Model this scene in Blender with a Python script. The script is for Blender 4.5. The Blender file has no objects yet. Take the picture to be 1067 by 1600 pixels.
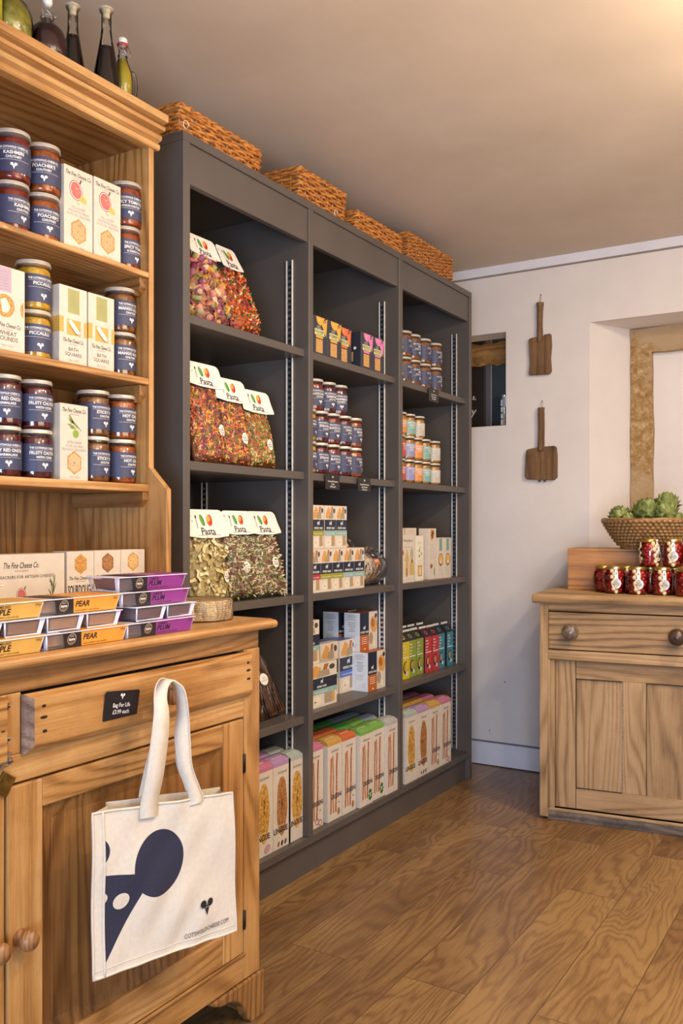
import bpy, math, random
from math import sin, cos, pi, radians, sqrt, atan2
random.seed(7)
R = random.Random(11)
scn = bpy.context.scene
COL = scn.collection

# ------------------------------------------------------------------ camera
cam_d = bpy.data.cameras.new('camera'); cam = bpy.data.objects.new('camera', cam_d); COL.objects.link(cam)
cam.location = (0, 0, 1.18); cam.rotation_euler = (radians(90), 0, radians(31.3865))
cam_d.sensor_fit = 'AUTO'; cam_d.sensor_width = 36; cam_d.lens = 36 * 1399 / 1600
cam_d.shift_y = 26 / 1600; cam_d.clip_start = .02
scn.camera = cam

# ------------------------------------------------------------------ world, lights, exposure
scn.view_settings.view_transform = 'Standard'; scn.view_settings.look = 'None'
scn.view_settings.gamma = 1; scn.view_settings.use_curve_mapping = False
scn.view_settings.exposure = -0.08
W = bpy.data.worlds.new('daylight'); scn.world = W; W.use_nodes = True
wb = W.node_tree.nodes['Background']; wb.inputs[0].default_value = (1.0, .90, .80, 1); wb.inputs[1].default_value = .15

def area(name, loc, aim, size, power, color, shape='DISK', size_y=None):
    d = bpy.data.lights.new(name, 'AREA'); d.shape = shape; d.size = size
    if size_y: d.size_y = size_y
    d.energy = power; d.color = color
    o = bpy.data.objects.new(name, d); COL.objects.link(o); o.location = loc
    v = [aim[i] - loc[i] for i in range(3)]
    l = sqrt(sum(a * a for a in v)); v = [a / l for a in v]
    o.rotation_euler = (math.acos(max(-1, min(1, -v[2]))), 0, atan2(v[1], v[0]) - pi / 2) if False else (0, 0, 0)
    from mathutils import Vector
    o.rotation_euler = Vector(v).to_track_quat('-Z', 'Y').to_euler()
    return o
WARM = (1.0, .84, .66)
for (x, y, p) in ((.15, .35, 15), (.05, 1.55, 14), (.05, 2.9, 21), (1.0, 1.0, 15), (.9, 2.4, 19)):
    area('ceiling_spot', (x, y, 2.44), (x - .35, y + .05, 0), .12, p, WARM)
# spot track lamps just out of frame that wash the ceiling
area('ceiling_wash', (-.30, 2.34, 2.36), (-.56, 2.46, 2.52), .05, .75, (1, .76, .46))
area('ceiling_wash', (-.28, 2.74, 2.36), (-.50, 2.84, 2.50), .05, .45, (1, .76, .46))
area('hatch_fill', (-1.46, 4.60, 1.95), (-1.86, 4.40, 2.08), .12, 2.2, (1, .80, .55))  # added unseen fill that brightens the lintel inside the hatch
area('ceiling_fill', (.9, 1.3, 1.75), (.5, 1.5, 2.5), 1.5, 72, (1, .84, .68), 'RECTANGLE', 2.2)  # added fill facing up to brighten the ceiling, no fitting there
# daylight from the shop window and door behind the camera
area('shop_window', (.7, -1.9, .8), (-1.2, 4.0, .5), 1.4, 135, (.50, .68, 1.0), 'RECTANGLE', 1.3)

# ------------------------------------------------------------------ materials
def lin(h):
    h = h.lstrip('#'); c = [int(h[i:i + 2], 16) / 255 for i in (0, 2, 4)]
    return tuple(a / 12.92 if a <= .04045 else ((a + .055) / 1.055) ** 2.4 for a in c) + (1,)
class NT:
    def __init__(s, name):
        s.m = bpy.data.materials.new(name); s.m.use_nodes = True; s.t = s.m.node_tree
        s.b = s.t.nodes['Principled BSDF']; s.out = s.t.nodes['Material Output']
    def n(s, typ, **kw):
        nd = s.t.nodes.new('ShaderNode' + typ)
        for k, v in kw.items():
            if k.startswith('i_'): 
                key = k[2:]; key = int(key) if key.isdigit() else key
                if hasattr(v, 'is_linked') or isinstance(v, bpy.types.NodeSocket): s.t.links.new(v, nd.inputs[key])
                else: nd.inputs[key].default_value = v
            else: setattr(nd, k, v)
        return nd
    def link(s, a, b): s.t.links.new(a, b)
    def math(s, op, a, b=None, c=None, clamp=False):
        nd = s.t.nodes.new('ShaderNodeMath'); nd.operation = op; nd.use_clamp = clamp
        for i, v in enumerate((a, b, c)):
            if v is None: continue
            if isinstance(v, bpy.types.NodeSocket): s.link(v, nd.inputs[i])
            else: nd.inputs[i].default_value = v
        return nd.outputs[0]
    def coord(s, scale=(1, 1, 1), loc=(0, 0, 0), rot=(0, 0, 0), src='Object'):
        tc = s.n('TexCoord'); mp = s.n('Mapping'); s.link(tc.outputs[src], mp.inputs[0])
        mp.inputs['Scale'].default_value = scale; mp.inputs['Location'].default_value = loc; mp.inputs['Rotation'].default_value = rot
        return mp.outputs[0]
    def noise(s, vec, scale=5, detail=3, rough=.5, dist=0):
        nd = s.n('TexNoise'); s.link(vec, nd.inputs['Vector']); nd.inputs['Scale'].default_value = scale
        nd.inputs['Detail'].default_value = detail; nd.inputs['Roughness'].default_value = rough; nd.inputs['Distortion'].default_value = dist
        return nd.outputs['Fac']
    def ramp(s, fac, stops, interp='LINEAR'):
        nd = s.n('ValToRGB'); s.link(fac, nd.inputs[0]); e = nd.color_ramp.elements; nd.color_ramp.interpolation = interp
        while len(e) < len(stops): e.new(.5)
        for i, (p, c) in enumerate(stops):
            e[i].position = p; e[i].color = c if not isinstance(c, str) else lin(c)
        return nd.outputs[0]
    def mix(s, fac, a, b, typ='MIX'):
        nd = s.n('Mix'); nd.data_type = 'RGBA'; nd.blend_type = typ
        for key, v in ((0, fac), (6, a), (7, b)):
            if isinstance(v, bpy.types.NodeSocket): s.link(v, nd.inputs[key])
            else: nd.inputs[key].default_value = lin(v) if isinstance(v, str) else v
        return nd.outputs[2]
    def base(s, c, rough=.5, **kw):
        if isinstance(c, bpy.types.NodeSocket): s.link(c, s.b.inputs['Base Color'])
        else: s.b.inputs['Base Color'].default_value = c
        if isinstance(rough, bpy.types.NodeSocket): s.link(rough, s.b.inputs['Roughness'])
        else: s.b.inputs['Roughness'].default_value = rough
        for k, v in kw.items(): s.b.inputs[k.replace('_', ' ')].default_value = v
    def bump(s, h, strength=.3, dist=.002):
        nd = s.n('Bump'); s.link(h, nd.inputs['Height']); nd.inputs['Strength'].default_value = strength; nd.inputs['Distance'].default_value = dist
        s.link(nd.outputs[0], s.b.inputs['Normal'])
_C = {}
def flat(h, rough=.5, var=.06, scale=60, metal=0, coat=0, bump=0, name=None):
    """printed card, paint, plain plastic: one colour with a faint mottle"""
    k = ('f', h, rough, var, scale, metal, coat, bump)
    if k in _C: return _C[k]
    t = NT(name or 'surface_' + h.lstrip('#')); nz = t.noise(t.coord(), scale, 3)
    c = lin(h); d = tuple(max(0, a * (1 - var * 2)) for a in c[:3]) + (1,); l = tuple(min(1, a * (1 + var)) for a in c[:3]) + (1,)
    t.base(t.ramp(nz, [(.3, d), (.7, l)]), rough, Metallic=metal, Coat_Weight=coat)
    if bump: t.bump(nz, bump, .001)
    _C[k] = t.m; return t.m
def wood(name, light, mid, dark, axis='Y', rough=.55, rings=14, fibre=.5, knots=.5, bump=.25, sc=1.0, coat=0, dirt=0):
    t = NT(name)
    st = {'X': (.12, 1, 1), 'Y': (1, .12, 1), 'Z': (1, 1, .12)}[axis]
    info = t.n('ObjectInfo')
    rnd = t.math('MULTIPLY', info.outputs['Random'], 7.0)
    tc = t.n('TexCoord'); vadd = t.n('VectorMath', operation='ADD'); t.link(tc.outputs['Object'], vadd.inputs[0]); t.link(rnd, vadd.inputs[1])
    mp = t.n('Mapping'); t.link(vadd.outputs[0], mp.inputs[0]); mp.inputs['Scale'].default_value = tuple(a * sc for a in st)
    v = mp.outputs[0]
    low = t.noise(v, 4.0, 2, .45, .4)
    sp = t.n('SeparateXYZ'); t.link(vadd.outputs[0], sp.inputs[0]); o_ = sp.outputs
    ac = {'X': t.math('ADD', o_[1], o_[2]), 'Y': t.math('ADD', o_[0], o_[2]), 'Z': t.math('ADD', o_[0], o_[1])}[axis]
    ph = t.math('ADD', t.math('MULTIPLY', ac, 170.0 * sc), t.math('MULTIPLY', low, rings * 7.0))
    ring = t.math('POWER', t.math('MULTIPLY_ADD', t.math('SINE', ph), .5, .5), 2.2)
    mp2 = t.n('Mapping'); t.link(vadd.outputs[0], mp2.inputs[0]); mp2.inputs['Scale'].default_value = tuple((a * a * 2.0 if a < 1 else 1) * sc for a in st)
    fib = t.noise(mp2.outputs[0], 240, 5, .65)
    mp3 = t.n('Mapping'); t.link(vadd.outputs[0], mp3.inputs[0]); mp3.inputs['Scale'].default_value = tuple((.35 if a < 1 else 1) for a in st)
    blot = t.noise(mp3.outputs[0], 4.5, 6, .62)
    rm = t.math('MULTIPLY', ring, t.noise(mp3.outputs[0], 3.0, 2, .5))
    f = t.math('ADD', t.math('MULTIPLY', rm, -.42), t.math('ADD', t.math('MULTIPLY', fib, fibre), t.math('MULTIPLY', blot, .95)))
    f = t.math('SUBTRACT', f, .10)
    c = t.ramp(f, [(.20, dark), (.50, mid), (.80, light)])
    mk = t.n('Mapping'); t.link(vadd.outputs[0], mk.inputs[0]); mk.inputs['Scale'].default_value = tuple((.45 if a < 1 else 1) for a in st)
    vo = t.n('TexVoronoi'); t.link(mk.outputs[0], vo.inputs['Vector']); vo.inputs['Scale'].default_value = 4.2
    kn = t.math('SUBTRACT', 1.0, t.math('MULTIPLY', vo.outputs['Distance'], 11.0), clamp=True)
    kn = t.math('MULTIPLY', t.math('POWER', kn, .6), knots)
    dk = tuple(a * .30 for a in lin(dark)[:3]) + (1,)
    c = t.mix(kn, c, dk)
    if dirt:
        dz = t.math('MULTIPLY', t.ramp(t.noise(vadd.outputs[0], 9, 6, .7), [(.5, (0, 0, 0, 1)), (.72, (1, 1, 1, 1))]), dirt)
        c = t.mix(dz, c, dk)
    t.base(c, rough, Coat_Weight=coat)
    t.bump(t.math('ADD', fib, t.math('MULTIPLY', ring, .35)), bump, .0015)
    return t.m
PINE = {a: wood('pine_' + a, '#d3a56a', '#b58146', '#724821', a, .42, coat=.25, dirt=.22) for a in 'XYZ'}
PINED = {a: wood('aged_pine_' + a, '#a87a44', '#86592c', '#523215', a, .42, coat=.25, dirt=.3) for a in 'XYZ'}
STRIP = {a: wood('stripped_pine_' + a, '#c6a276', '#a68357', '#66482c', a, .6, rings=16, dirt=.15, bump=.35) for a in 'XYZ'}
CRATE = wood('crate_pine', '#c68c4c', '#a87036', '#5e3818', 'X', .5, rings=9, knots=.85, coat=.1)
PADDLE = wood('old_dark_wood', '#8f6a45', '#70502f', '#412a18', 'Z', .75, rings=5, dirt=.5, bump=.6)
CUT = wood('greyed_end_grain', '#a48a76', '#7c6250', '#3c2c22', 'X', .8, rings=6, bump=1.0, dirt=.6)
TURNED = wood('turned_wood', '#b9895c', '#95663c', '#5c3a1e', 'Z', .4, rings=7, sc=3, coat=.2)
GREY = flat('#5a524c', .42, .05, 5, name='dark_grey_paint')
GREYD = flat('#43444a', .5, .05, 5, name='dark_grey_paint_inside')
def card(h): return flat(h, .42, .03, 40)
CREAM = card('#d9cbb8'); WHITE = card('#ece8e2'); INK = card('#2a2628'); NAVY = flat('#3b3e5a', .5, .05, 90); TAN = card('#c9a77c')
LIDG = flat('#e2dccf', .34, .05, 30, metal=.55); LIDY = flat('#c9a956', .3, .05, 30, metal=.9)
STEEL = flat('#b9bcbf', .3, .05, 50, metal=.9); BRASS = flat('#8a6a30', .4, .2, 60, metal=.8); IRON = flat('#3a332c', .5, .1, 60, metal=.7)
CORK = flat('#d8c49c', .8, .2, 120)
def glass(name='clear_glass', tint=(1, 1, 1), gl=.08, rough=.03):
    t = NT(name); t.t.nodes.remove(t.b)
    tr = t.n('BsdfTransparent'); tr.inputs[0].default_value = tint + (1,)
    g = t.n('BsdfGlossy'); g.inputs[1].default_value = rough if False else rough
    g.inputs['Roughness'].default_value = rough
    fr = t.n('Fresnel'); fr.inputs[0].default_value = 1.45
    nz = t.noise(t.coord(), 20, 2)
    bp = t.n('Bump'); t.link(nz, bp.inputs['Height']); bp.inputs['Strength'].default_value = .05; t.link(bp.outputs[0], g.inputs['Normal'])
    fac = t.math('ADD', fr.outputs[0], gl * .1, clamp=True)
    mx = t.n('MixShader'); t.link(fac, mx.inputs[0]); t.link(tr.outputs[0], mx.inputs[1]); t.link(g.outputs[0], mx.inputs[2])
    t.link(mx.outputs[0], t.out.inputs[0]); return t.m
GLASS = glass()
def film():
    t = NT('crinkled_clear_film'); t.t.nodes.remove(t.b)
    tr = t.n('BsdfTransparent'); tr.inputs[0].default_value = (.97, .97, .97, 1)
    g = t.n('BsdfGlossy'); g.inputs['Roughness'].default_value = .12
    nz = t.noise(t.coord((1, 1, .6)), 24, 3, .5, 1.2)
    bp = t.n('Bump'); t.link(nz, bp.inputs['Height']); bp.inputs['Strength'].default_value = 1.0; bp.inputs['Distance'].default_value = .03
    t.link(bp.outputs[0], g.inputs['Normal'])
    fr = t.n('Fresnel'); fr.inputs[0].default_value = 1.4; t.link(bp.outputs[0], fr.inputs['Normal'])
    fac = t.math('ADD', fr.outputs[0], .03, clamp=True)
    mx = t.n('MixShader'); t.link(fac, mx.inputs[0]); t.link(tr.outputs[0], mx.inputs[1]); t.link(g.outputs[0], mx.inputs[2])
    t.link(mx.outputs[0], t.out.inputs[0]); return t.m
FILM = film()
def sauce(h1, h2, scale=90):
    k = ('s', h1, h2)
    if k in _C: return _C[k]
    t = NT('preserve_' + h1.lstrip('#')); nz = t.noise(t.coord(), scale, 4, .7)
    t.base(t.ramp(nz, [(.35, h1), (.62, h2)]), .25, Coat_Weight=.6); _C[k] = t.m; return t.m
def speck(h1, h2, scale=200, rough=.7):
    k = ('k', h1, h2, scale)
    if k in _C: return _C[k]
    t = NT('crumb_' + h1.lstrip('#')); nz = t.noise(t.coord(), scale, 3, .7)
    t.base(t.ramp(nz, [(.4, h1), (.6, h2)]), rough); t.bump(nz, .5, .001); _C[k] = t.m; return t.m
BISC = speck('#b07c3c', '#d6a868'); BISCD = speck('#6e452a', '#a77248'); WICK = None
def wick(h1, h2):
    t = NT('wicker'); nz = t.noise(t.coord((1, 1, 4)), 40, 4, .6)
    t.base(t.ramp(nz, [(.35, h1), (.65, h2)]), .45, Coat_Weight=.2); return t.m
WICK = wick('#8a4a1a', '#d8903e'); WICKS = wick('#7a5630', '#ad8350')

# plaster, ceiling, floor, stone
def plaster(name, a, b, rough=.85, bmp=.25):
    t = NT(name); v = t.coord(); n1 = t.noise(v, 1.6, 5, .6); n2 = t.noise(v, 35, 4, .6)
    c = t.ramp(n1, [(.35, a), (.65, b)])
    t.base(c, rough); t.bump(t.math('ADD', t.math('MULTIPLY', n1, 2.0), t.math('MULTIPLY', n2, .25)), bmp, .01); return t.m
WALL = plaster('white_plaster', '#ddd3ca', '#e8dfd7')
CEIL = plaster('ceiling_plaster', '#cdbba6', '#d8c6b2')
SKIRT = flat('#e4e2e6', .45, .03, 8)
def floor_mat():
    t = NT('oak_planks'); tc = t.n('TexCoord')
    mp = t.n('Mapping'); t.link(tc.outputs['Object'], mp.inputs[0]); mp.inputs['Rotation'].default_value = (0, 0, radians(-90)); mp.inputs['Location'].default_value = (.4, 1.07 + 1.8, 0)
    # brick rows run along world Y
    br = t.n('TexBrick'); t.link(mp.outputs[0], br.inputs['Vector']); br.offset = .37; br.offset_frequency = 2
    br.inputs['Color1'].default_value = (0, 0, 0, 1); br.inputs['Color2'].default_value = (1, 1, 1, 1); br.inputs['Mortar'].default_value = (.5, .5, .5, 1)
    br.inputs['Scale'].default_value = 1; br.inputs['Mortar Size'].default_value = .0013; br.inputs['Mortar Smooth'].default_value = .2
    br.inputs['Brick Width'].default_value = 1.25; br.inputs['Row Height'].default_value = .18
    tint = t.n('SeparateColor'); t.link(br.outputs['Color'], tint.inputs[0]); tv = tint.outputs[0]
    off = t.math('MULTIPLY', tv, 13.0)
    va = t.n('VectorMath', operation='ADD'); t.link(tc.outputs['Object'], va.inputs[0]); t.link(off, va.inputs[1])
    m1 = t.n('Mapping'); t.link(va.outputs[0], m1.inputs[0]); m1.inputs['Scale'].default_value = (1, .22, 1)
    low = t.noise(m1.outputs[0], 4.5, 3, .5, .6)
    sx = t.n('SeparateXYZ'); t.link(va.outputs[0], sx.inputs[0])
    ring = t.math('POWER', t.math('MULTIPLY_ADD', t.math('SINE', t.math('ADD', t.math('MULTIPLY', sx.outputs[0], 160), t.math('MULTIPLY', low, 120))), .5, .5), 2)
    m2 = t.n('Mapping'); t.link(va.outputs[0], m2.inputs[0]); m2.inputs['Scale'].default_value = (1, .05, 1)
    fib = t.noise(m2.outputs[0], 200, 5, .7)
    m3 = t.n('Mapping'); t.link(va.outputs[0], m3.inputs[0]); m3.inputs['Scale'].default_value = (1, .4, 1)
    blot = t.noise(m3.outputs[0], 4.0, 5, .62)
    f = t.math('ADD', t.math('MULTIPLY', t.math('MULTIPLY', ring, blot), -.32), t.math('ADD', t.math('MULTIPLY', fib, .55), t.math('MULTIPLY', blot, .90)))
    f = t.math('SUBTRACT', t.math('ADD', f, t.math('MULTIPLY', tv, .14)), .14)
    c = t.ramp(f, [(.22, '#4c3621'), (.50, '#775634'), (.80, '#9c7a4c')])
    c = t.mix(t.math('MULTIPLY', br.outputs['Fac'], .75), c, '#3a2412')
    t.base(c, t.math('MULTIPLY_ADD', fib, .18, .22)); t.bump(fib, .12, .001)
    return t.m
FLOOR = floor_mat()
def stone_mat():
    t = NT('cotswold_stone'); v = t.coord(); n = t.noise(v, 30, 8, .75, .4); n2 = t.noise(v, 4, 3, .6)
    c = t.ramp(n, [(.3, '#7d5f34'), (.5, '#b08a55'), (.68, '#d8c19a')])
    c = t.mix(t.ramp(n2, [(.5, (0, 0, 0, 1)), (.62, (1, 1, 1, 1))]), c, '#bfa27c')
    t.base(c, .95); t.bump(n, .9, .012); return t.m
STONE = stone_mat()

# ------------------------------------------------------------------ mesh building
class MB:
    def __init__(s): s.v = []; s.f = []; s.mi = []; s.sm = []; s.mats = []
    def m(s, mat):
        if mat not in s.mats: s.mats.append(mat)
        return s.mats.index(mat)
    def add(s, vs, fs, mat, smooth=False):
        o = len(s.v); s.v += [tuple(p) for p in vs]; k = s.m(mat)
        for f in fs: s.f.append(tuple(i + o for i in f)); s.mi.append(k); s.sm.append(smooth)
        return s
    def box(s, x0, y0, z0, x1, y1, z1, mat, bev=0):
        if bev <= 0:
            vs = [(x, y, z) for z in (z0, z1) for y in (y0, y1) for x in (x0, x1)]
            return s.add(vs, [(0, 2, 3, 1), (4, 5, 7, 6), (0, 1, 5, 4), (2, 6, 7, 3), (0, 4, 6, 2), (1, 3, 7, 5)], mat)
        # chamfered box
        b = min(bev, (x1 - x0) / 2.2, (y1 - y0) / 2.2, (z1 - z0) / 2.2)
        def ringz(z, i): return [(x0 + i, y0 + b if i == 0 else y0 + i, z)] 
        vs = []
        for (z, k) in ((z0, b), (z0 + b, 0), (z1 - b, 0), (z1, b)):
            X0, X1, Y0, Y1 = x0 + k, x1 - k, y0 + k, y1 - k
            c = b if k == 0 else b * .4
            vs += [(X0 + c, Y0, z), (X1 - c, Y0, z), (X1, Y0 + c, z), (X1, Y1 - c, z), (X1 - c, Y1, z), (X0 + c, Y1, z), (X0, Y1 - c, z), (X0, Y0 + c, z)]
        fs = [tuple(range(7, -1, -1)), tuple(range(24, 32))]
        for r in range(3):
            for i in range(8):
                j = (i + 1) % 8; fs.append((r * 8 + i, r * 8 + j, r * 8 + 8 + j, r * 8 + 8 + i))
        return s.add(vs, fs, mat)
    def lathe(s, prof, n, mat, c=(0, 0, 0), axis='z', smooth=True, cap=True, a0=0, a1=2 * pi):
        full = abs(a1 - a0 - 2 * pi) < 1e-6; m = n if full else n + 1; vs = []
        for (r, z) in prof:
            for i in range(m):
                a = a0 + (a1 - a0) * i / n; x, y = r * cos(a), r * sin(a)
                p = (x, y, z) if axis == 'z' else ((z, x, y) if axis == 'x' else (x, z, y))
                vs.append((p[0] + c[0], p[1] + c[1], p[2] + c[2]))
        fs = []
        for k in range(len(prof) - 1):
            for i in range(n if full else n):
                j = (i + 1) % m; fs.append((k * m + i, k * m + j, (k + 1) * m + j, (k + 1) * m + i))
        s.add(vs, fs, mat, smooth)
        if cap and full:
            if prof[0][0] > 1e-5: s.add(vs[:m], [tuple(range(m - 1, -1, -1))], mat)
            if prof[-1][0] > 1e-5: s.add(vs[-m:], [tuple(range(m))], mat)
        return s
    def tube(s, pts, r, mat, n=6, closed=False, cap=True):
        from mathutils import Vector
        P = [Vector(p) for p in pts]; N = len(P); vs = []
        rr = r if hasattr(r, '__len__') else [r] * N
        up = Vector((0, 0, 1)); prev = None
        for i in range(N):
            if closed: t = (P[(i + 1) % N] - P[i - 1])
            else: t = P[min(i + 1, N - 1)] - P[max(i - 1, 0)]
            if t.length < 1e-9: t = Vector((0, 0, 1))
            t.normalize()
            if prev is None:
                a = up if abs(t.z) < .9 else Vector((1, 0, 0)); u = t.cross(a).normalized()
            else:
                u = prev - t * prev.dot(t)
                u = u.normalized() if u.length > 1e-6 else t.cross(up).normalized()
            prev = u; w = t.cross(u)
            for k in range(n):
                a = 2 * pi * k / n; q = P[i] + (u * cos(a) + w * sin(a)) * rr[i]; vs.append(tuple(q))
        fs = []
        for i in range(N if closed else N - 1):
            j = (i + 1) % N
            for k in range(n):
                l = (k + 1) % n; fs.append((i * n + k, i * n + l, j * n + l, j * n + k))
        if cap and not closed: fs += [tuple(range(n - 1, -1, -1)), tuple((N - 1) * n + k for k in range(n))]
        return s.add(vs, fs, mat, True)
    def prism(s, poly, a0, a1, mat, plane='yz', smooth=False):
        """polygon in a plane, extruded along the third axis from a0 to a1"""
        def P(u, v, w): return {'yz': (w, u, v), 'xz': (u, w, v), 'xy': (u, v, w)}[plane]
        n = len(poly); vs = [P(u, v, a0) for u, v in poly] + [P(u, v, a1) for u, v in poly]
        fs = [tuple(range(n - 1, -1, -1)), tuple(range(n, 2 * n))] + [(i, (i + 1) % n, n + (i + 1) % n, n + i) for i in range(n)]
        return s.add(vs, fs, mat, smooth)
    def xf(s, M, start=0):
        from mathutils import Vector
        s.v[start:] = [tuple(M @ Vector(p)) for p in s.v[start:]]; return s
    def mesh(s, name):
        me = bpy.data.meshes.new(name); me.from_pydata(s.v, [], s.f)
        for m in s.mats: me.materials.append(m)
        me.polygons.foreach_set('material_index', s.mi); me.polygons.foreach_set('use_smooth', s.sm)
        me.update(); return me
    def build(s, name, parent=None, world=False, label=None, bevel=0, kind=None):
        if world and parent is not None:
            l = parent.location; s.v = [(p[0] - l[0], p[1] - l[1], p[2] - l[2]) for p in s.v]
        o = bpy.data.objects.new(name, s.mesh(name)); COL.objects.link(o)
        if parent is not None: o.parent = parent
        if label: o['label'] = label
        if kind: o['kind'] = kind
        if bevel:
            b = o.modifiers.new('bevel', 'BEVEL'); b.width = bevel; b.segments = 2; b.limit_method = 'ANGLE'; b.angle_limit = radians(40)
        return o
def empty(name, loc, label, cat, group=None, rz=0):
    o = bpy.data.objects.new(name, None); COL.objects.link(o); o.location = loc; o.rotation_euler = (0, 0, rz); o.empty_display_size = .05
    o['label'] = label; o['category'] = cat
    if group: o['group'] = group
    return o
def tag(o, label, cat, group=None):
    o['label'] = label; o['category'] = cat
    if group: o['group'] = group
    return o
def dup(o, loc=None, rz=None, label=None, group=None, parent=None, rot=None):
    c = o.copy(); COL.objects.link(c)
    if parent is not None: c.parent = parent
    for ch in list(o.children): dup(ch, parent=c)
    if loc is not None: c.location = loc
    if rz is not None: c.rotation_euler = (0, 0, rz)
    if rot is not None: c.rotation_euler = rot
    if label: c['label'] = label
    if group: c['group'] = group
    return c
def struct(name, mb, bevel=0):
    o = mb.build(name, bevel=bevel); o['kind'] = 'structure'; return o

# ------------------------------------------------------------------ flat printed artwork
_T = {}
def text_geo(s, bold=0, shear=0):
    k = (s, bold, shear)
    if k in _T: return _T[k]
    bold = .026 if bold >= .024 else min(bold, .012)
    cu = bpy.data.curves.new('t', 'FONT'); cu.body = s; cu.resolution_u = 2; cu.offset = bold; cu.shear = shear
    ob = bpy.data.objects.new('t', cu); COL.objects.link(ob)
    dg = bpy.context.evaluated_depsgraph_get(); ev = ob.evaluated_get(dg); me = ev.to_mesh()
    v = [(p.co.x, p.co.y) for p in me.vertices]; f = [tuple(q.vertices) for q in me.polygons]
    ev.to_mesh_clear(); bpy.data.objects.remove(ob); bpy.data.curves.remove(cu)
    if v:
        x0 = min(p[0] for p in v); x1 = max(p[0] for p in v); v = [((p[0] - x0), p[1] / .7) for p in v]; w = x1 - x0
    else: w = 1
    _T[k] = (v, f, w / .7); return _T[k]
class Art:
    def __init__(s): s.L = []
    def poly(s, pts, mat, lay=1): s.L.append((list(pts), [tuple(range(len(pts)))], mat, lay)); return s
    def rect(s, x0, y0, x1, y1, mat, lay=1, n=1):
        v = []; f = []
        for i in range(n + 1):
            x = x0 + (x1 - x0) * i / n; v += [(x, y0), (x, y1)]
        for i in range(n): f.append((2 * i, 2 * i + 2, 2 * i + 3, 2 * i + 1))
        s.L.append((v, f, mat, lay)); return s
    def ell(s, cx, cy, rx, ry, mat, lay=1, n=20, a=0, jit=0):
        p = []
        for i in range(n):
            t = 2 * pi * i / n; k = 1 + (R.uniform(-jit, jit) if jit else 0); x, y = rx * cos(t) * k, ry * sin(t) * k
            p.append((cx + x * cos(a) - y * sin(a), cy + x * sin(a) + y * cos(a)))
        return s.poly(p, mat, lay)
    def ring(s, cx, cy, r0, r1, mat, lay=2, n=20):
        v = []; f = []
        for i in range(n):
            t = 2 * pi * i / n; v += [(cx + r0 * cos(t), cy + r0 * sin(t)), (cx + r1 * cos(t), cy + r1 * sin(t))]
        for i in range(n): j = (i + 1) % n; f.append((2 * i, 2 * i + 1, 2 * j + 1, 2 * j))
        s.L.append((v, f, mat, lay)); return s
    def text(s, t, cx, cy, h, mat, lay=2, maxw=None, bold=0, shear=0, al='c', rot=0):
        v, f, w = text_geo(t, bold, shear); sx = h * .7 / .7
        k = h; wx = w * .7 * k / .7
        fx = 1.0
        if maxw and w * k * 1.0 > maxw: fx = maxw / (w * k)
        ww = w * k * fx; x0 = cx - ww / 2 if al == 'c' else (cx if al == 'l' else cx - ww)
        pts = [(x0 + p[0] / .7 * k * fx, cy + p[1] * k - k / 2) for p in v]
        if rot: pts = [(cx + (x - cx) * cos(rot) - (y - cy) * sin(rot), cy + (x - cx) * sin(rot) + (y - cy) * cos(rot)) for x, y in pts]
        s.L.append((pts, f, mat, lay)); return s
    def lines(s, cx, y, w, n, pitch, th, mat, lay=1, al='c'):
        for i in range(n):
            ww = w * R.uniform(.55, 1); x0 = cx - ww / 2 if al == 'c' else cx
            s.rect(x0, y - i * pitch, x0 + ww, y - i * pitch + th, mat, lay)
        return s
    def mouse(s, cx, cy, k, mat, eye, lay=2, n=14):
        s.ell(cx - .30 * k, cy + .27 * k, .25 * k, .25 * k, mat, lay, n); s.ell(cx + .30 * k, cy + .27 * k, .25 * k, .25 * k, mat, lay, n)
        s.poly([(cx - .26 * k, cy + .16 * k), (cx, cy - .55 * k), (cx + .26 * k, cy + .16 * k)], mat, lay)
        s.ell(cx - .08 * k, cy + .02 * k, .04 * k, .045 * k, eye, lay + 1, 8); s.ell(cx + .08 * k, cy + .02 * k, .04 * k, .045 * k, eye, lay + 1, 8)
        return s
    def emit(s, mb, fn, eps=.00018):
        for v, f, m, l in s.L: mb.add([fn(x, y, l * eps) for x, y in v], f, m)
        return mb
def on_front(x=0):   # u -> +Y, v -> Z, facing +X
    return lambda u, v, o: (x + o, u, v)
def on_left(y=0, x=0):    # facing -Y, u -> +X
    return lambda u, v, o: (x + u, y - o, v)

# ------------------------------------------------------------------ the room
WY = 4.209; ZC = 2.487
b = MB()
b.box(-2.3, -2.2, -.05, 2.6, 6.2, 0, FLOOR); struct('floor', b)
b = MB()
n = 24; vs = []; fs = []
for i in range(n + 1):
    for j in range(n + 1):
        x = -2.3 + 4.9 * i / n; y = -2.2 + 8.4 * j / n
        z = ZC + (.006 * sin(x * 3.1 + y) + .005 * sin(y * 2.3 - x * 1.7)) * (1 if y < 4 else 0) + .050 * max(0, min(1, (3.6 - y) / 1.4))
        vs.append((x, y, z))
for i in range(n):
    for j in range(n): a = i * (n + 1) + j; fs.append((a, a + 1, a + n + 2, a + n + 1))
b.add(vs, fs, CEIL, True); b.box(-2.3, -2.2, ZC + .07, 2.6, 6.2, ZC + .12, CEIL); struct('ceiling', b)
b = MB(); b.box(-2.34, -2.2, 0, -2.22, 6.2, ZC + .07, WALL); struct('wall_left', b)
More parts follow.
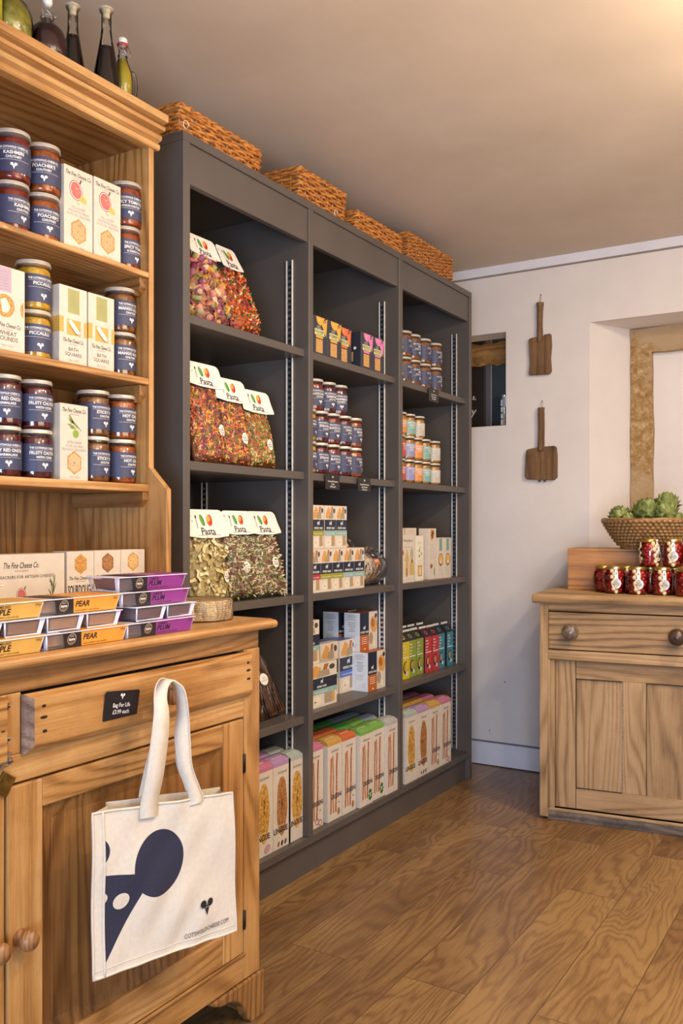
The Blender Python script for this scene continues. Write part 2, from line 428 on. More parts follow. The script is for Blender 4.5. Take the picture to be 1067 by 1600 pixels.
# back wall with a square hatch beside the bookcase and a splayed alcove behind the counter
hx0, hx1, hz0, hz1 = -1.98, -1.614, 1.692, 2.155
ax0, az1 = -1.199, 2.152
b = MB()
def wq(x0, z0, x1, z1, y=WY): b.add([(x0, y, z0), (x1, y, z0), (x1, y, z1), (x0, y, z1)], [(0, 1, 2, 3)], WALL)
wq(-2.22, 0, hx0, ZC + .02); wq(hx0, 0, hx1, hz0); wq(hx0, hz1, hx1, ZC + .02); wq(hx1, 0, ax0, ZC + .02); wq(ax0, az1, 2.6, ZC + .02)
# hatch reveals
D = .30
b.add([(hx1, WY, hz0), (hx1, WY + D, hz0), (hx1, WY + D, hz1), (hx1, WY, hz1)], [(0, 1, 2, 3)], WALL)
b.add([(hx0, WY, hz0), (hx1, WY, hz0), (hx1, WY + D, hz0), (hx0, WY + D, hz0)], [(0, 1, 2, 3)], WALL)
b.add([(hx0, WY, hz1), (hx1, WY, hz1), (hx1, WY + .14, hz1), (hx0, WY + .14, hz1)], [(0, 3, 2, 1)], WALL)
b.add([(hx0, WY, hz0), (hx0, WY + D, hz0), (hx0, WY + D, hz1), (hx0, WY, hz1)], [(0, 3, 2, 1)], WALL)
# alcove reveals
rb = -1.068; yb = 4.448
b.add([(ax0, WY, 0), (rb, yb, 0), (rb, yb, az1), (ax0, WY, az1)], [(0, 1, 2, 3)], WALL)
b.add([(ax0, WY, az1), (2.6, WY, az1), (2.6, yb, az1 - .004), (rb, yb, az1 - .004)], [(0, 1, 2, 3)], WALL)
b.add([(rb, yb + .03, 0), (2.6, yb + .03, 0), (2.6, yb + .03, az1), (rb, yb + .03, az1)], [(0, 1, 2, 3)], WALL)
struct('wall_back', b)
# stone surround of the blocked doorway: uneven faced jamb and lintel
def rough_slab(poly_front, y0, y1, mat, seed, amp=.004, name='x'):
    rr = random.Random(seed); bb = MB()
    bb.prism([(x + rr.uniform(-amp, amp), z + rr.uniform(-amp, amp)) for x, z in poly_front], y0, y1, mat, 'xz'); return bb
def zig(a, b_, n): return [(a[0] + (b_[0] - a[0]) * i / n, a[1] + (b_[1] - a[1]) * i / n) for i in range(n)]
pl = zig((-1.066, .0), (-.963, .0), 2) + zig((-.963, 0), (-.963, 2.026), 22) + zig((-.963, 2.026), (-.02, 2.026), 14) + zig((-.02, 2.026), (-.02, 0), 6) + zig((-.02, 0), (.09, 0), 2) + zig((.09, 0), (.09, 2.146), 8) + zig((.09, 2.146), (-1.066, 2.146), 16) + zig((-1.066, 2.146), (-1.066, 0), 22)
struct('trim_1', rough_slab(pl, yb - .012, yb + .028, STONE, 5), bevel=.004)
b = MB(); b.box(-2.0, WY + .31, 1.55, -1.45, WY + .33, 2.3, flat('#4a4f58', .6)); 
# ceiling board and skirting
b = MB(); b.box(-2.22, WY - .012, ZC - .043, 2.6, WY, ZC + .012, SKIRT); b.box(-2.22, WY - .004, ZC - .05, 2.6, WY - .001, ZC - .043, flat('#8e7f76', .8)); struct('trim_2', b)
b = MB(); b.prism([(WY, 0), (WY, .116), (WY - .006, .118), (WY - .016, .112), (WY - .018, 0)], -2.22, 1.0, SKIRT, 'yz')
b.box(-2.22, WY - .017, .1155, 1.0, WY - .001, .1195, flat('#7c7a86', .8)); b.box(-2.22, WY - .021, 0, 1.0, WY - .0185, .004, flat('#3c2c20', .9)); struct('baseboard_back', b)
# chipped plaster scar and small dents low on the wall
b = MB(); rr = random.Random(3)
p = [(-1.245 + .012 * cos(a) * rr.uniform(.6, 1.1), .245 + .017 * sin(a) * rr.uniform(.6, 1.2)) for a in [2 * pi * i / 14 for i in range(14)]]
b.prism(p, WY - .0015, WY + .001, flat('#7d775f', .95, .3, 200), 'xz')
for (x, z, r) in ((-1.30, .205, .004), (-1.33, .19, .003), (-1.29, .19, .003), (-1.62, .42, .004), (-1.36, .17, .002), (-1.70, .17, .004), (-1.66, .33, .002)):
    b.prism([(x + r * cos(i), z + r * sin(i)) for i in range(6)], WY - .001, WY + .001, flat('#8a8690', .95), 'xz')
struct('trim_3', b)

# things seen through the hatch
b = MB(); n = 30; pts = [(-1.99 + .42 * i / n, WY + .215, 2.098 + .004 * sin(i)) for i in range(n + 1)]
vs = []; fs = []; rr = random.Random(4)
for i, (x, y, z) in enumerate(pts):
    for k in range(14):
        a = 2 * pi * k / 14; r = .062 * (1 + rr.uniform(-.05, .05)) + .0025 * sin(i * .5 + k); vs.append((x, y + r * cos(a) * 1.0, z - .002 + r * sin(a) * .92))
for i in range(n):
    for k in range(14): l = (k + 1) % 14; fs.append((i * 14 + k, i * 14 + l, (i + 1) * 14 + l, (i + 1) * 14 + k))
fs += [tuple(range(13, -1, -1)), tuple(n * 14 + k for k in range(14))]
b.add(vs, fs, wood('oak_lintel', '#b98a4c', '#8c6230', '#50341a', 'X', .8, rings=4, bump=.9, dirt=.5), True)
tag(b.build('oak_lintel'), 'rough golden oak lintel across the top of the small wall hatch', 'beam')
o = empty('chalkboard', (-1.9896, 4.72, 1.5), 'black chalkboard with white handwriting seen through the small wall hatch', 'chalkboard')
b = MB(); b.box(-.16, 0, 0, .052, .02, .8, flat('#231b1a', .7), .002); b.build('board', o)
A = Art(); A.text('s,', -.010, .425, .030, WHITE, bold=.01, maxw=.05, shear=.2); A.text('y', -.014, .345, .045, WHITE, bold=.01, shear=.2); A.text('Cheeses', -.09, .425, .03, WHITE, maxw=.1, shear=.2); A.text('Chutney', -.09, .35, .035, WHITE, maxw=.11, shear=.2)
b = MB(); A.emit(b, lambda u, v, o_: (u, -o_, v)); b.build('chalk_writing', o, kind='stuff')
o = empty('grey_door_frame', (-1.965, 4.78, 0), 'tall grey panel with pale edge standing behind the hatch', 'panel')
b = MB(); b.box(0, 0, 0, .045, .03, 2.4, flat('#6f6d74', .5), .003); b.build('frame_post', o)
b = MB(); b.box(.045, .01, 0, .42, .03, 2.4, flat('#34414c', .5), .003); b.build('panel', o)
o = empty('shelf_standard', (-1.852, 4.765, 1.412), 'bright slotted metal strip on the dark panel behind the hatch', 'metal strip')
b = MB(); b.box(0, 0, 0, .016, .008, .52, flat('#9fb2c6', .3, metal=.6), .001)
for i in range(9): b.box(-.004, -.002, .17 + i * .035, .004, .002, .212 + i * .035, flat('#eaf2ff', .3))
b.build('strip', o); b = MB(); b.box(.008, -.004, .45, .04, .004, .51, flat('#9fb8e0', .3), .002); b.build('bracket', o)

# ------------------------------------------------------------------ dark grey bookcase
XF = -1.675; XB = -2.20
SH = (1.79, 1.373, .955, .543)
BAYS = ((1.929, 2.533), (2.561, 3.190), (3.222, 3.900))
bk = empty('bookcase', (XF, 1.90, 0), 'tall dark grey painted bookcase with three bays, along the left wall', 'bookcase')
def B(): return MB()
for (y0, y1) in ((1.90, 1.929), (2.533, 2.561), (3.190, 3.222), (3.900, 3.925)):
    b = B(); b.box(XB, y0, 0 if y0 in (1.90, 3.900) else .132, XF, y1, 2.266, GREY, .0015)
    b.build('side_panel' if y0 in (1.90, 3.900) else 'divider', bk, world=True)
b = B(); b.box(XB, 1.90, 2.266, XF, 3.925, 2.292, GREY, .0015); b.build('top_panel', bk, world=True)
b = B(); b.box(XF - .026, 1.929, 2.152, XF - .006, 3.900, 2.2655, GREY, .001); b.build('fascia', bk, world=True)
b = B(); b.box(XF - .045, 1.929, 0.0, XF - .022, 3.900, .104, GREY, .001); b.build('plinth', bk, world=True)
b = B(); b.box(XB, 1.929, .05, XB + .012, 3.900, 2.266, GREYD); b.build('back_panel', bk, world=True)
for (y0, y1) in BAYS:
    for z in SH:
        b = B(); b.box(XB + .012, y0, z - .026, XF - .018, y1, z, GREY, .0015); b.build('shelf', bk, world=True)
b = B(); b.box(XB + .012, 1.929, .105, XF - .002, 3.900, .132, GREY, .0015); b.build('bottom_shelf', bk, world=True)
# slotted standards
SLOT = flat('#17181c', .6)
for (y0, y1) in BAYS:
    for (yy, sg) in ((y1, -1), (y0, 1)):
        for xx in (-1.752, -2.13):
            b = B(); a, c = sorted((yy, yy + sg * .0035)); 
            b.box(xx - .011, a, .14, xx + .011, c, 2.10, STEEL)
            b.box(xx + .011, a, .14, xx + .0125, yy + sg * .007 if sg > 0 else c, 2.10, flat('#f2eee6', .3, metal=.1)) if sg > 0 else b.box(xx + .011, yy - .007, .14, xx + .0125, yy, 2.10, flat('#f2eee6', .3, metal=.1))
            b.box(xx - .0125, min(yy, yy + sg * .007), .14, xx - .011, max(yy, yy + sg * .007), 2.10, flat('#dedad2', .3, metal=.1))
            z = .16
            while z < 2.09:
                d = .0005; q = yy + sg * (.0035 + d)
                b.add([(xx - .006, q, z), (xx + .006, q, z), (xx + .006, q, z + .011), (xx - .006, q, z + .011)], [(0, 1, 2, 3)], SLOT)
                z += .0195
            b.build('slotted_standard', bk, world=True)
# shelf price cards
def price_card(y, z, w, h, lines, label, x=XF - .010, rx=0):
    o = empty('price_card', (x, y, z), label, 'price card', 'black price cards on the bookcase shelf edges')
    BL = flat('#1f1b1b', .4)
    b = MB(); b.box(0, -w / 2, -h, .0015, w / 2, 0, BL, .0004)
    A = Art(); A.mouse(0, -.012, .009, WHITE, BL)
    for i, t in enumerate(lines): A.text(t, 0, -.026 - i * .0095, .006, WHITE, maxw=w * .85, bold=.01)
    A.emit(b, on_front(.0015)); b.build('card', o)
    b = MB(); b.box(-.006, -.008, -.002, .0022, .008, .003, flat('#0f0f10', .3), .0008); b.build('clip', o)
    return o
price_card(2.700, 1.374, .094, .055, ('Cotswold Preserve', 'Curds', '£3.99 each'), 'black price card under the navy jars, left of the pair')
price_card(2.926, 1.372, .092, .052, ('Cotswold Preserve', 'and Chutney', '£3.99 each'), 'black price card on the middle bay shelf, right of the pair')
price_card(3.53, 1.788, .096, .058, ('Cotswold Curd', 'and Chutneys', '£3.99 each'), 'black price card hanging below jars in the far bay, on its top shelf edge')

# ------------------------------------------------------------------ wicker baskets on the bookcase
def wicker_basket(loc, w, d, h, label, rows=9, rz=0, flare=.06, r=.0042, dip=None):
    """local: front-left-bottom corner at origin, +y along the bookcase, -x towards the wall"""
    o = empty('wicker_basket', loc, label, 'basket', 'wicker trays along the bookcase top', rz)
    p = .034
    def ring_pt(s, z):
        k = flare * z; X0, X1, Y0, Y1 = -d - k * 1, k, -k, w + k
        per = 2 * ((X1 - X0) + (Y1 - Y0)); s = (s % 1.0) * per; a = Y1 - Y0; c = X1 - X0
        if s < a: return (X1, Y0 + s, 1, 0)
        s -= a
        if s < c: return (X1 - s, Y1, 0, 1)
        s -= c
        if s < a: return (X0, Y1 - s, -1, 0)
        s -= a
        return (X0 + s, Y0, 0, -1)
    per = 2 * (w + d); ns = int(per / p / 2) * 2
    b = MB(); hh = h - .012
    for k in range(rows):
        z = .006 + (hh - .006) * k / (rows - 1); pts = []
        for i in range(ns * 3):
            s = i / (ns * 3); x, y, nx, ny = ring_pt(s, z); off = .0042 * cos(pi * i / 3 + k * pi)
            zz = z + .0016 * sin(i * .31 + k * 2) + (-(.02) if dip and dip[0] < y < dip[1] and nx == 1 and False else 0)
            pts.append((x + nx * off, y + ny * off, zz))
        b.tube(pts, r * R.uniform(.9, 1.1), WICK, 6, closed=True)
    b.build('woven_sides', o)
    b = MB()
    for i in range(ns):
        s = i / ns; x, y, nx, ny = ring_pt(s, 0); x2, y2, _, _ = ring_pt(s, hh); b.tube([(x, y, .002), (x2, y2, hh + .004)], .0026, WICK, 5)
    b.build('stakes', o)
    b = MB()
    for ph in (0, pi):
        pts = []
        for i in range(ns * 4):
            s = i / (ns * 4); x, y, nx, ny = ring_pt(s, hh + .006); a = i * pi / 4 + ph
            pts.append((x + nx * .004 * cos(a), y + ny * .004 * cos(a), hh + .007 + .0035 * sin(a)))
        b.tube(pts, .0045, WICK, 6, closed=True)
    b.build('braided_rim', o)
    b = MB(); b.box(-d, 0, .001, 0, w, .005, WICK)
    for i in range(int(w / .02)): b.tube([(-d, .01 + i * .02, .006), (0, .01 + i * .02, .006)], .004, WICK, 5)
    b.build('base', o)
    return o
wicker_basket((-1.705, 1.915, 2.2925), .375, .33, .088, 'long low wicker tray, nearest of four, beside the pine cornice', 8, r=.0050)
wicker_basket((-1.70, 2.510, 2.2925), .29, .34, .112, 'wicker tray second from the front, with its left end showing', 9, r=.0052)
wicker_basket((-1.69, 2.875, 2.2925), .36, .30, .075, 'lowest wicker tray, third along the bookcase top', 6, flare=.03, r=.0056)
wicker_basket((-1.69, 3.300, 2.2925), .44, .30, .115, 'finely woven upright wicker basket, farthest from the cornice', 15, flare=.0, r=.0032)
# small wire loop ends
for (x, y, z, lab) in ((-1.672, 1.908, 2.2925, 'small pale wire ring at the left end of the nearest wicker tray'), (-1.682, 2.72, 2.2925, 'small white wire loop on the bookcase edge between trays')):
    b = MB(); b.tube([(x, y + .012 * cos(a), z + .014 + .012 * sin(a)) for a in [2 * pi * i / 16 for i in range(13)]], .0013, flat('#e8e0d4', .4, metal=.3), 6)
    tag(b.build('wire_ring'), lab, 'ring')

# ------------------------------------------------------------------ pine dresser
dr = empty('pine_dresser', (-1.30, 1.0, 0), 'old waxed pine dresser with open plate rack and cupboard base', 'dresser')
DX = -1.30; DB = -1.915; Y1 = 1.772; Y0 = .15
def part(b, name, bevel=.0025, parent=dr, label=None): return b.build(name, parent, world=(parent.location.length > 0), bevel=bevel, label=label)
# worktop with rounded nose
b = MB(); b.prism([(DB, .937), (-1.285, .937), (-1.272, .940), (-1.266, .948), (-1.268, .957), (-1.280, .9605), (DB, .9605)], Y0, 1.765, PINE['Y'], 'xz')
b.prism([(DB, .937), (-1.285, .937), (-1.272, .940), (-1.268, .948), (-1.272, .957), (-1.290, .9605), (DB, .9605)], 1.765, 1.785, PINE['Y'], 'xz')
b.build('worktop', dr, world=True, bevel=.004)
# carcass rails and stiles: front frame
b = MB(); b.box(DX - .022, Y0, .893, DX, 1.746, .937, PINED['Y']); part(b, 'top_rail')
b = MB(); b.box(DX - .022, Y0, .735, DX - .001, 1.690, .785, PINE['Y']); part(b, 'middle_rail')
b = MB(); b.box(DX - .022, 1.690, .112, DX, 1.750, .893, PINE['Z']); part(b, 'corner_stile')
b = MB(); b.box(DX - .022, 1.005, .785, DX - .002, 1.052, .893, PINE['Z']); part(b, 'drawer_divider')
b = MB(); b.prism([(1.690, .112), (1.690, .172), (.6, .172), (.6, .11)], DX - .022, DX - .001, PINE['Y'], 'yz'); part(b, 'bottom_rail')
b = MB(); b.box(DB, 1.730, .112, DX - .022, 1.750, .937, PINED['Z']); part(b, 'side_panel')
b = MB(); b.box(DB, Y0, .13, DX - .03, 1.73, .15, PINED['Y']); part(b, 'base_board')
b = MB(); b.box(DX - .03, Y0, .15, DX - .024, 1.69, .93, flat('#2a1a0e', .9)); part(b, 'gap_shade_panel')  # near-black sheet that paints the shade in gaps round doors and drawers
# bracket foot
pf = [(1.765, 0), (1.765, .108), (1.570, .108), (1.572, .10), (1.60, .088), (1.640, .082), (1.668, .068), (1.688, .045), (1.698, .02), (1.715, 0)]
b = MB(); b.prism(pf, DX - .026, DX + .003, PINED['Z'], 'yz'); part(b, 'bracket_foot', .004)
b = MB(); b.box(DB + .02, 1.74, 0, DX - .026, 1.762, .108, PINED['X']); part(b, 'side_foot')
b = MB(); b.box(DB, Y0, 0, DB + .03, 1.74, .11, PINED['Y']); part(b, 'back_foot')
# moulding line above the foot
b = MB(); b.tube([(DX + .001, .62, .1735), (DX + .001, 1.690, .1735)], .004, PINE['Y'], 8); b.build('bead', dr, world=True)
# raised drawer front with sloped edges
def lip_front(y0, y1, z0, z1, x, t, e, mat, name, matside=None, wob=0):
    b = MB(); o = 0
    vs = [(x, y0, z0), (x, y1, z0), (x, y1, z1), (x, y0, z1), (x + t * .35, y0, z0), (x + t * .35, y1, z0), (x + t * .35, y1, z1), (x + t * .35, y0, z1),
          (x + t, y0 + e * .9, z0 + e), (x + t, y1 - e * .9, z0 + e), (x + t, y1 - e * .9, z1 - e * .6), (x + t, y0 + e * .9, z1 - e * .6)]
    fs = [(0, 1, 5, 4), (1, 2, 6, 5), (2, 3, 7, 6), (4, 5, 9, 8), (5, 6, 10, 9), (6, 7, 11, 10), (8, 9, 10, 11), (3, 2, 1, 0)]
    b.add(vs, fs, mat); b.add(vs, [(3, 0, 4, 7), (7, 4, 8, 11)], matside or mat)
    return b
b = lip_front(1.050, 1.708, .783, .889, DX, .020, .014, PINE['Y'], 'drawer', CUT)
for (y, z) in ((1.083, .865), (1.083, .845), (1.085, .820), (1.678, .866), (1.679, .848), (1.680, .828)):
    n0 = len(b.v); b.lathe([(.0045, 0), (.003, .0006), (0, .0008)], 7, flat('#2a1708', .9), (0, 0, 0), 'x', cap=False)
    for i in range(n0, len(b.v)): p = b.v[i]; b.v[i] = (p[0] + DX + .0202, y + p[1] * (1.5 + .5 * sin(z * 99)), z + p[2] * .7)
dw = b.build('drawer', dr, world=True, bevel=.003)
b = MB(); b.lathe([(.013, 0), (.011, .008), (.012, .012), (.020, .02), (.0245, .032), (.022, .042), (.013, .049), (0, .051)], 28, TURNED, (0, 0, 0), 'x'); b.v = [(p[0] + .020, 1.383 - 1.0 + p[1], .843 + p[2]) for p in b.v]
k = b.build('knob', dw, label='rounded cracked wooden knob')
b = lip_front(.55, 1.018, .77, .889, DX, .020, .014, PINE['Y'], 'drawer', CUT)
rr = random.Random(9)
for i in range(26):
    y = rr.uniform(.995, 1.016); z = rr.uniform(.775, .88); n0 = len(b.v)
    b.box(DX + .012, y - .004, z - .0015, DX + .0175 + rr.uniform(0, .003), y + .003, z + .0015, CUT if i % 3 else flat('#3a2412', .9))
b.build('drawer', dr, world=True, label='drawer front with splintered worm-eaten end')
b = MB(); b.box(DX, .998, .722, DX + .006, 1.028, .758, BRASS, .001); 
from mathutils import Matrix, Vector
M = Matrix.Translation((DX, 1.013, .74)) @ Matrix.Rotation(radians(-35), 4, 'X') @ Matrix.Translation((-DX, -1.013, -.74)); b.xf(M)
part(b, 'brass_catch', .001)
# cupboard doors: frame (stiles + rails), sunk panel, knob, hinges
def cup_door(y0, y1, knob_y, hinge, name='door'):
    z0, z1 = .177, .7305; st = .075; y1 -= .002; y0 += .001
    b = MB(); b.box(DX - .02, y0, z0, DX, y0 + st, z1, PINE['Z']); b.box(DX - .02, y1 - st, z0, DX, y1, z1, PINE['Z'])
    b.box(DX - .02, y0 + st, z1 - .052, DX - .0005, y1 - st, z1, PINE['Y']); b.box(DX - .02, y0 + st, z0, DX - .0005, y1 - st, z0 + .07, PINE['Y'])
    d = b.build(name, dr, world=True, bevel=.003)
    b = MB(); p0, p1, q0, q1 = y0 + st, y1 - st, z0 + .07, z1 - .052; e = .03
    vs = [(DX - .008, p0, q0), (DX - .008, p1, q0), (DX - .008, p1, q1), (DX - .008, p0, q1), (DX - .016, p0 + e, q0 + e), (DX - .016, p1 - e, q0 + e), (DX - .016, p1 - e, q1 - e), (DX - .016, p0 + e, q1 - e)]
    vs = [(x + 1.30, y - 1.0, z) for x, y, z in vs]
    b.add(vs, [(0, 1, 5, 4), (1, 2, 6, 5), (2, 3, 7, 6), (3, 0, 4, 7), (4, 5, 6, 7)], PINED['Z']); 
    b.box(-.0165, p0 - 1 + e, q0 + e, -.0145, p1 - 1 - e, q1 - e, PINED['Z'])
    b.build('panel', d)
    b = MB(); b.lathe([(.015, 0), (.0145, .006), (.010, .010), (.011, .014), (.017, .018), (.0185, .026), (.015, .034), (0, .038)], 28, TURNED, (0, knob_y - 1.0, .463), 'x'); b.build('knob', d, label='turned wooden mushroom knob')
    if hinge:
        for z in (.625, .255):
            b = MB(); b.tube([(.001, y1 - 1.0 + .001, z - .022), (.001, y1 - 1.0 + .001, z + .022)], .0035, IRON, 8); b.box(-.002, y1 - .996, z - .02, .0012, y1 - .992, z + .02, IRON); b.build('hinge', d)
    return d
cup_door(1.022, 1.688, 1.047, True)
cup_door(.34, 1.018, .988, False)
# plate rack
UX = -1.64
def side_prof(): return [(DB, .9605), (-1.580, .9605), (-1.580, 1.281), (-1.640, 1.340), (-1.640, 2.195), (DB, 2.195)]
b = MB(); b.prism(side_prof(), 1.728, 1.746, PINE['Z'], 'xz'); b.build('rack_side', dr, world=True, bevel=.002)
SZ = (1.847, 1.5705, 1.295); ST = (.0145, .0165, .020)
for z, t in zip(SZ, ST):
    b = MB(); b.box(DB, Y0, z - t, UX, 1.728, z, PINE['Y']); part(b, 'shelf', .003)
for (z, hgt) in ((1.5705 + .0, 0), ):
    pass
def batten(z1, hgt, x1):
    b = MB(); b.prism([(DB, z1 - hgt), (x1 - .018, z1 - hgt), (x1, z1 - hgt + .018), (x1, z1), (DB, z1)], 1.706, 1.728, PINED['X'], 'xz'); part(b, 'batten', .001)
batten(1.832, .045, -1.652); batten(1.553, .045, -1.652); batten(1.2745, .038, -1.642)
# back boards: three planks with gaps
ys = [Y0, .70, .95, 1.17, 1.36, 1.52, 1.728]
for i in range(6):
    b = MB(); b.box(DB, ys[i] + .001, .9605, DB + .012, ys[i + 1] - .001, 2.195, PINED['Z']); part(b, 'back_board', .0015)
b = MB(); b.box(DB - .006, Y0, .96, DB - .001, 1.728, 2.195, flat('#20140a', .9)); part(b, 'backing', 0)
# top board and stepped cornice
b = MB(); b.box(DB, Y0, 2.178, UX + .004, 1.746, 2.196, PINED['Y']); part(b, 'top_board', .001)
cp = [(-1.66, 2.172), (-1.634, 2.172), (-1.630, 2.176), (-1.630, 2.186), (-1.640, 2.188), (-1.640, 2.190), (-1.625, 2.196), (-1.622, 2.204), (-1.626, 2.210), (-1.636, 2.212), (-1.636, 2.2145), (-1.613, 2.218), (-1.610, 2.226), (-1.616, 2.231), (-1.624, 2.232), (-1.624, 2.2345), (-1.601, 2.238), (-1.600, 2.2565), (-1.66, 2.2565)]
b = MB(); b.prism(cp, Y0, 1.7585, PINE['Y'], 'xz'); b.build('cornice', dr, world=True, bevel=.0012)
b = MB(); b.box(DB, Y0, 2.244, -1.655, 1.746, 2.2565, PINED['Y']); part(b, 'top_board', .001)
b = MB(); [b.box(x - .003, Y0, z - .0011, x, 1.7588, z + .0011, flat('#3a2110', .9)) for x, z in ((-1.6385, 2.189), (-1.6345, 2.2133), (-1.6225, 2.2333))]; b.build('groove_strip', dr, world=True)  # thin dark strips along the cornice grooves

# ------------------------------------------------------------------ jars
def cyl_map(r):
    return lambda u, v, o: ((r + o) * cos(u / r), (r + o) * sin(u / r), v)
def make_jar(name, label, cat, loc, r, h, fill, band, lines, ink=None, lid=LIDG, group=None, rz=0, n=32, small=False, logo=True, brand='THE COTSWOLD CHEESE CO.', lz=(.145, .705)):
    ink = ink or WHITE
    o = empty(name, loc, label, cat, group, rz)
    b = MB(); b.lathe([(r * .80, .0), (r * .94, .0015), (r * .975, .007), (r * .975, h * .80), (r * .95, h * .84), (r * .90, h * .86), (r * .90, h * .93)], n, GLASS, cap=False); b.build('glass', o)
    b = MB(); b.lathe([(0, .002), (r * .80, .002), (r * .91, .004), (r * .945, .009), (r * .945, h * .79), (r * .91, h * .825), (r * .86, h * .845), (0, h * .845)], n, fill, cap=False); b.build('contents', o)
    b = MB(); lt = h; rl = r * .985
    b.lathe([(0, h * .915), (rl * .97, h * .915), (rl * 1.0, h * .92), (rl * 1.0, h * .927), (rl * .975, h * .935), (rl * .975, h * .980), (rl * .95, h * .995), (rl * .88, h), (rl * .84, h * .992), (0, h * .992)], n, lid, cap=False); b.build('lid', o)
    b = MB(); z0, z1 = h * lz[0], h * lz[1]; R0 = r * .98 + .0003
    a0, a1 = (-pi * .93, pi * .93)
    b.lathe([(R0, z0), (R0, z1)], 40, band, cap=False, a0=a0, a1=a1)
    A = Art(); H = z1 - z0; w = r * 1.75
    if not small: A.text(brand, 0, z1 - H * .15, H * .075, ink, 2, maxw=w, bold=.025)
    if not small: A.rect(-w / 2, z1 - H * .235, w / 2, z1 - H * .228, ink, 2, 10)
    k = len(lines); y = z1 - H * .33; th = H * (.115 if k < 3 else .085)
    for i, t in enumerate(lines):
        hh = th if i == 0 or k > 2 and i < 2 else th * .72
        A.text(t, 0, y, hh, ink, 2, maxw=w * (1 if i == 0 else .8), bold=.03); y -= hh * 1.35
    A.rect(-w / 2, y + H * .01, w / 2, y + H * .018, ink, 2, 10)
    if logo: A.mouse(0, z0 + H * .20, H * .22, ink, band, 2)
    else:
        A.text('THE FINE CHEESE CO.', 0, z1 - H * .15, H * .06, ink, maxw=w * .8)
    A.emit(b, cyl_map(R0)); b.build('paper_label', o)
    return o
JR, JH = .0415, .1145
RED = sauce('#5a1610', '#8e2d18'); ORN = sauce('#7c3410', '#b3601e'); YEL = sauce('#a97a10', '#d8ac2c'); BRN = sauce('#5e3416', '#96602a'); DRED = sauce('#3c0c10', '#6c1c1c'); RUS = sauce('#7a2d10', '#a85020')
G_D = 'navy label chutney jars on the pine rack'
spec = [ # name lines, fill, Y, shelf index, (rz lower, rz upper), text
    ('KASHMIRI', 'CHUTNEY', RED, 1.349, 0, (4, -33), 'dark red chutney, left of the orange pair, top rack shelf'),
    ("POACHER'S", 'CHUTNEY', ORN, 1.436, 0, (-14, -36), 'orange brown chutney, left of the fig cracker boxes, top rack shelf'),
    ('SPICY TOMATO', '& ONION CHUTNEY', RUS, 1.705, 0, (5, -26), 'rust red chutney, right of the fig cracker boxes, top rack shelf'),
    ('PICCALILLI', '', YEL, 1.411, 1, (-16, -4), 'yellow pickle, middle rack shelf'),
    ('MANGO & LIME', 'CHUTNEY', BRN, 1.688, 1, (0, 2), 'brown orange chutney, right of the pale green banded boxes, middle rack shelf'),
    ('SPICY RED ONION', 'MARMALADE', DRED, 1.327, 2, (-20, -26), 'dark onion marmalade, leftmost on the bottom rack shelf'),
    ('FRUITY CHUTNEY', 'WITH CIDER', DRED, 1.415, 2, (-4, -6), 'dark red chutney, left of the olive cracker box, bottom rack shelf'),
    ('STICKY FIG', 'CHUTNEY', BRN, 1.596, 2, (8, 6), 'brown chutney, just right of the olive cracker box, bottom rack shelf'),
    ('HOT CHILLI', 'CHUTNEY', ORN, 1.688, 2, (9, 4), 'orange chutney, rightmost on the bottom rack shelf')]
for a, c, fill, y, si, rz, lab in spec:
    for lvl in (0, 1):
        q = 'lower' if lvl == 0 else 'upper'
        make_jar('chutney_jar', '%s navy jar, %s' % (q, lab), 'jar', (-1.705 + (.004 if lvl and si == 0 else 0), y, SZ[si] + lvl * (JH + .0003)), JR, JH, fill, NAVY, [t for t in (a, c) if t], rz=radians(rz[lvl]), group=G_D)
# jars half hidden behind the boxes
make_jar('chutney_jar', 'silver lidded jar mostly hidden behind the wheat cracker box', 'jar', (-1.80, 1.36, SZ[1]), JR, JH, YEL, NAVY, ['PICCALILLI'], group=G_D)
o = make_jar('chutney_jar', 'silver lidded jar mostly hidden behind the square cracker boxes', 'jar', (-1.815, 1.70, SZ[1]), JR, JH, BRN, NAVY, ['MANGO & LIME'], group=G_D)
dup(o, (-1.815, 1.70, SZ[1] + JH + .0003), label='upper of two jars hidden behind the square cracker boxes')
# bookcase jars (dupes of kinds, each with its own turn)
T2 = [('STRAWBERRY', 'CONSERVE'), ('BLACKCURRANT', 'CONSERVE'), ('CHRISTMAS', 'CHUTNEY'), ('RHUBARB', '& GINGER'), ('LEMON CURD', '')]
FL = [DRED, RED, DRED, RUS, YEL]
protos = []
G2 = 'navy label jars in the middle bay of the bookcase'
cols = [(2.614, 4, 'yellow'), (2.694, 0, 'second'), (2.774, 1, 'third'), (2.856, 2, 'fourth'), (2.933, 3, 'rightmost')]
z0 = SH[1]; hj = .1125
for ci, (y, k, nm) in enumerate(cols):
    for lv in (0, 1):
        rz = radians(R.uniform(-8, 26)); q = 'bottom' if lv == 0 else 'second'
        lab = '%s row navy label jar, %s from the left, middle bay' % (q, {'yellow': 'yellow and leftmost', 'second': 'second', 'third': 'third', 'fourth': 'fourth', 'rightmost': 'last'}[nm])
        if lv == 0:
            j = make_jar('preserve_jar', lab, 'jar', (-1.745, y, z0), JR, hj, FL[k], NAVY, [t for t in T2[k] if t], rz=rz, group=G2, n=22)
            protos.append(j)
        else: dup(protos[-1], (-1.745, y, z0 + hj + .0003), rz, lab, G2)
for y, k, nm in ((2.688 - .012, 2, 'left'), (2.762, 3, 'middle'), (2.842, 1, 'right')):
    dup(protos[(k + 0) % 4 + 0 if k else 1], (-1.755, y, z0 + 2 * (hj + .0003)), radians(R.uniform(-30, -8)), 'top row navy label jar, %s of the three, middle bay' % nm, G2)
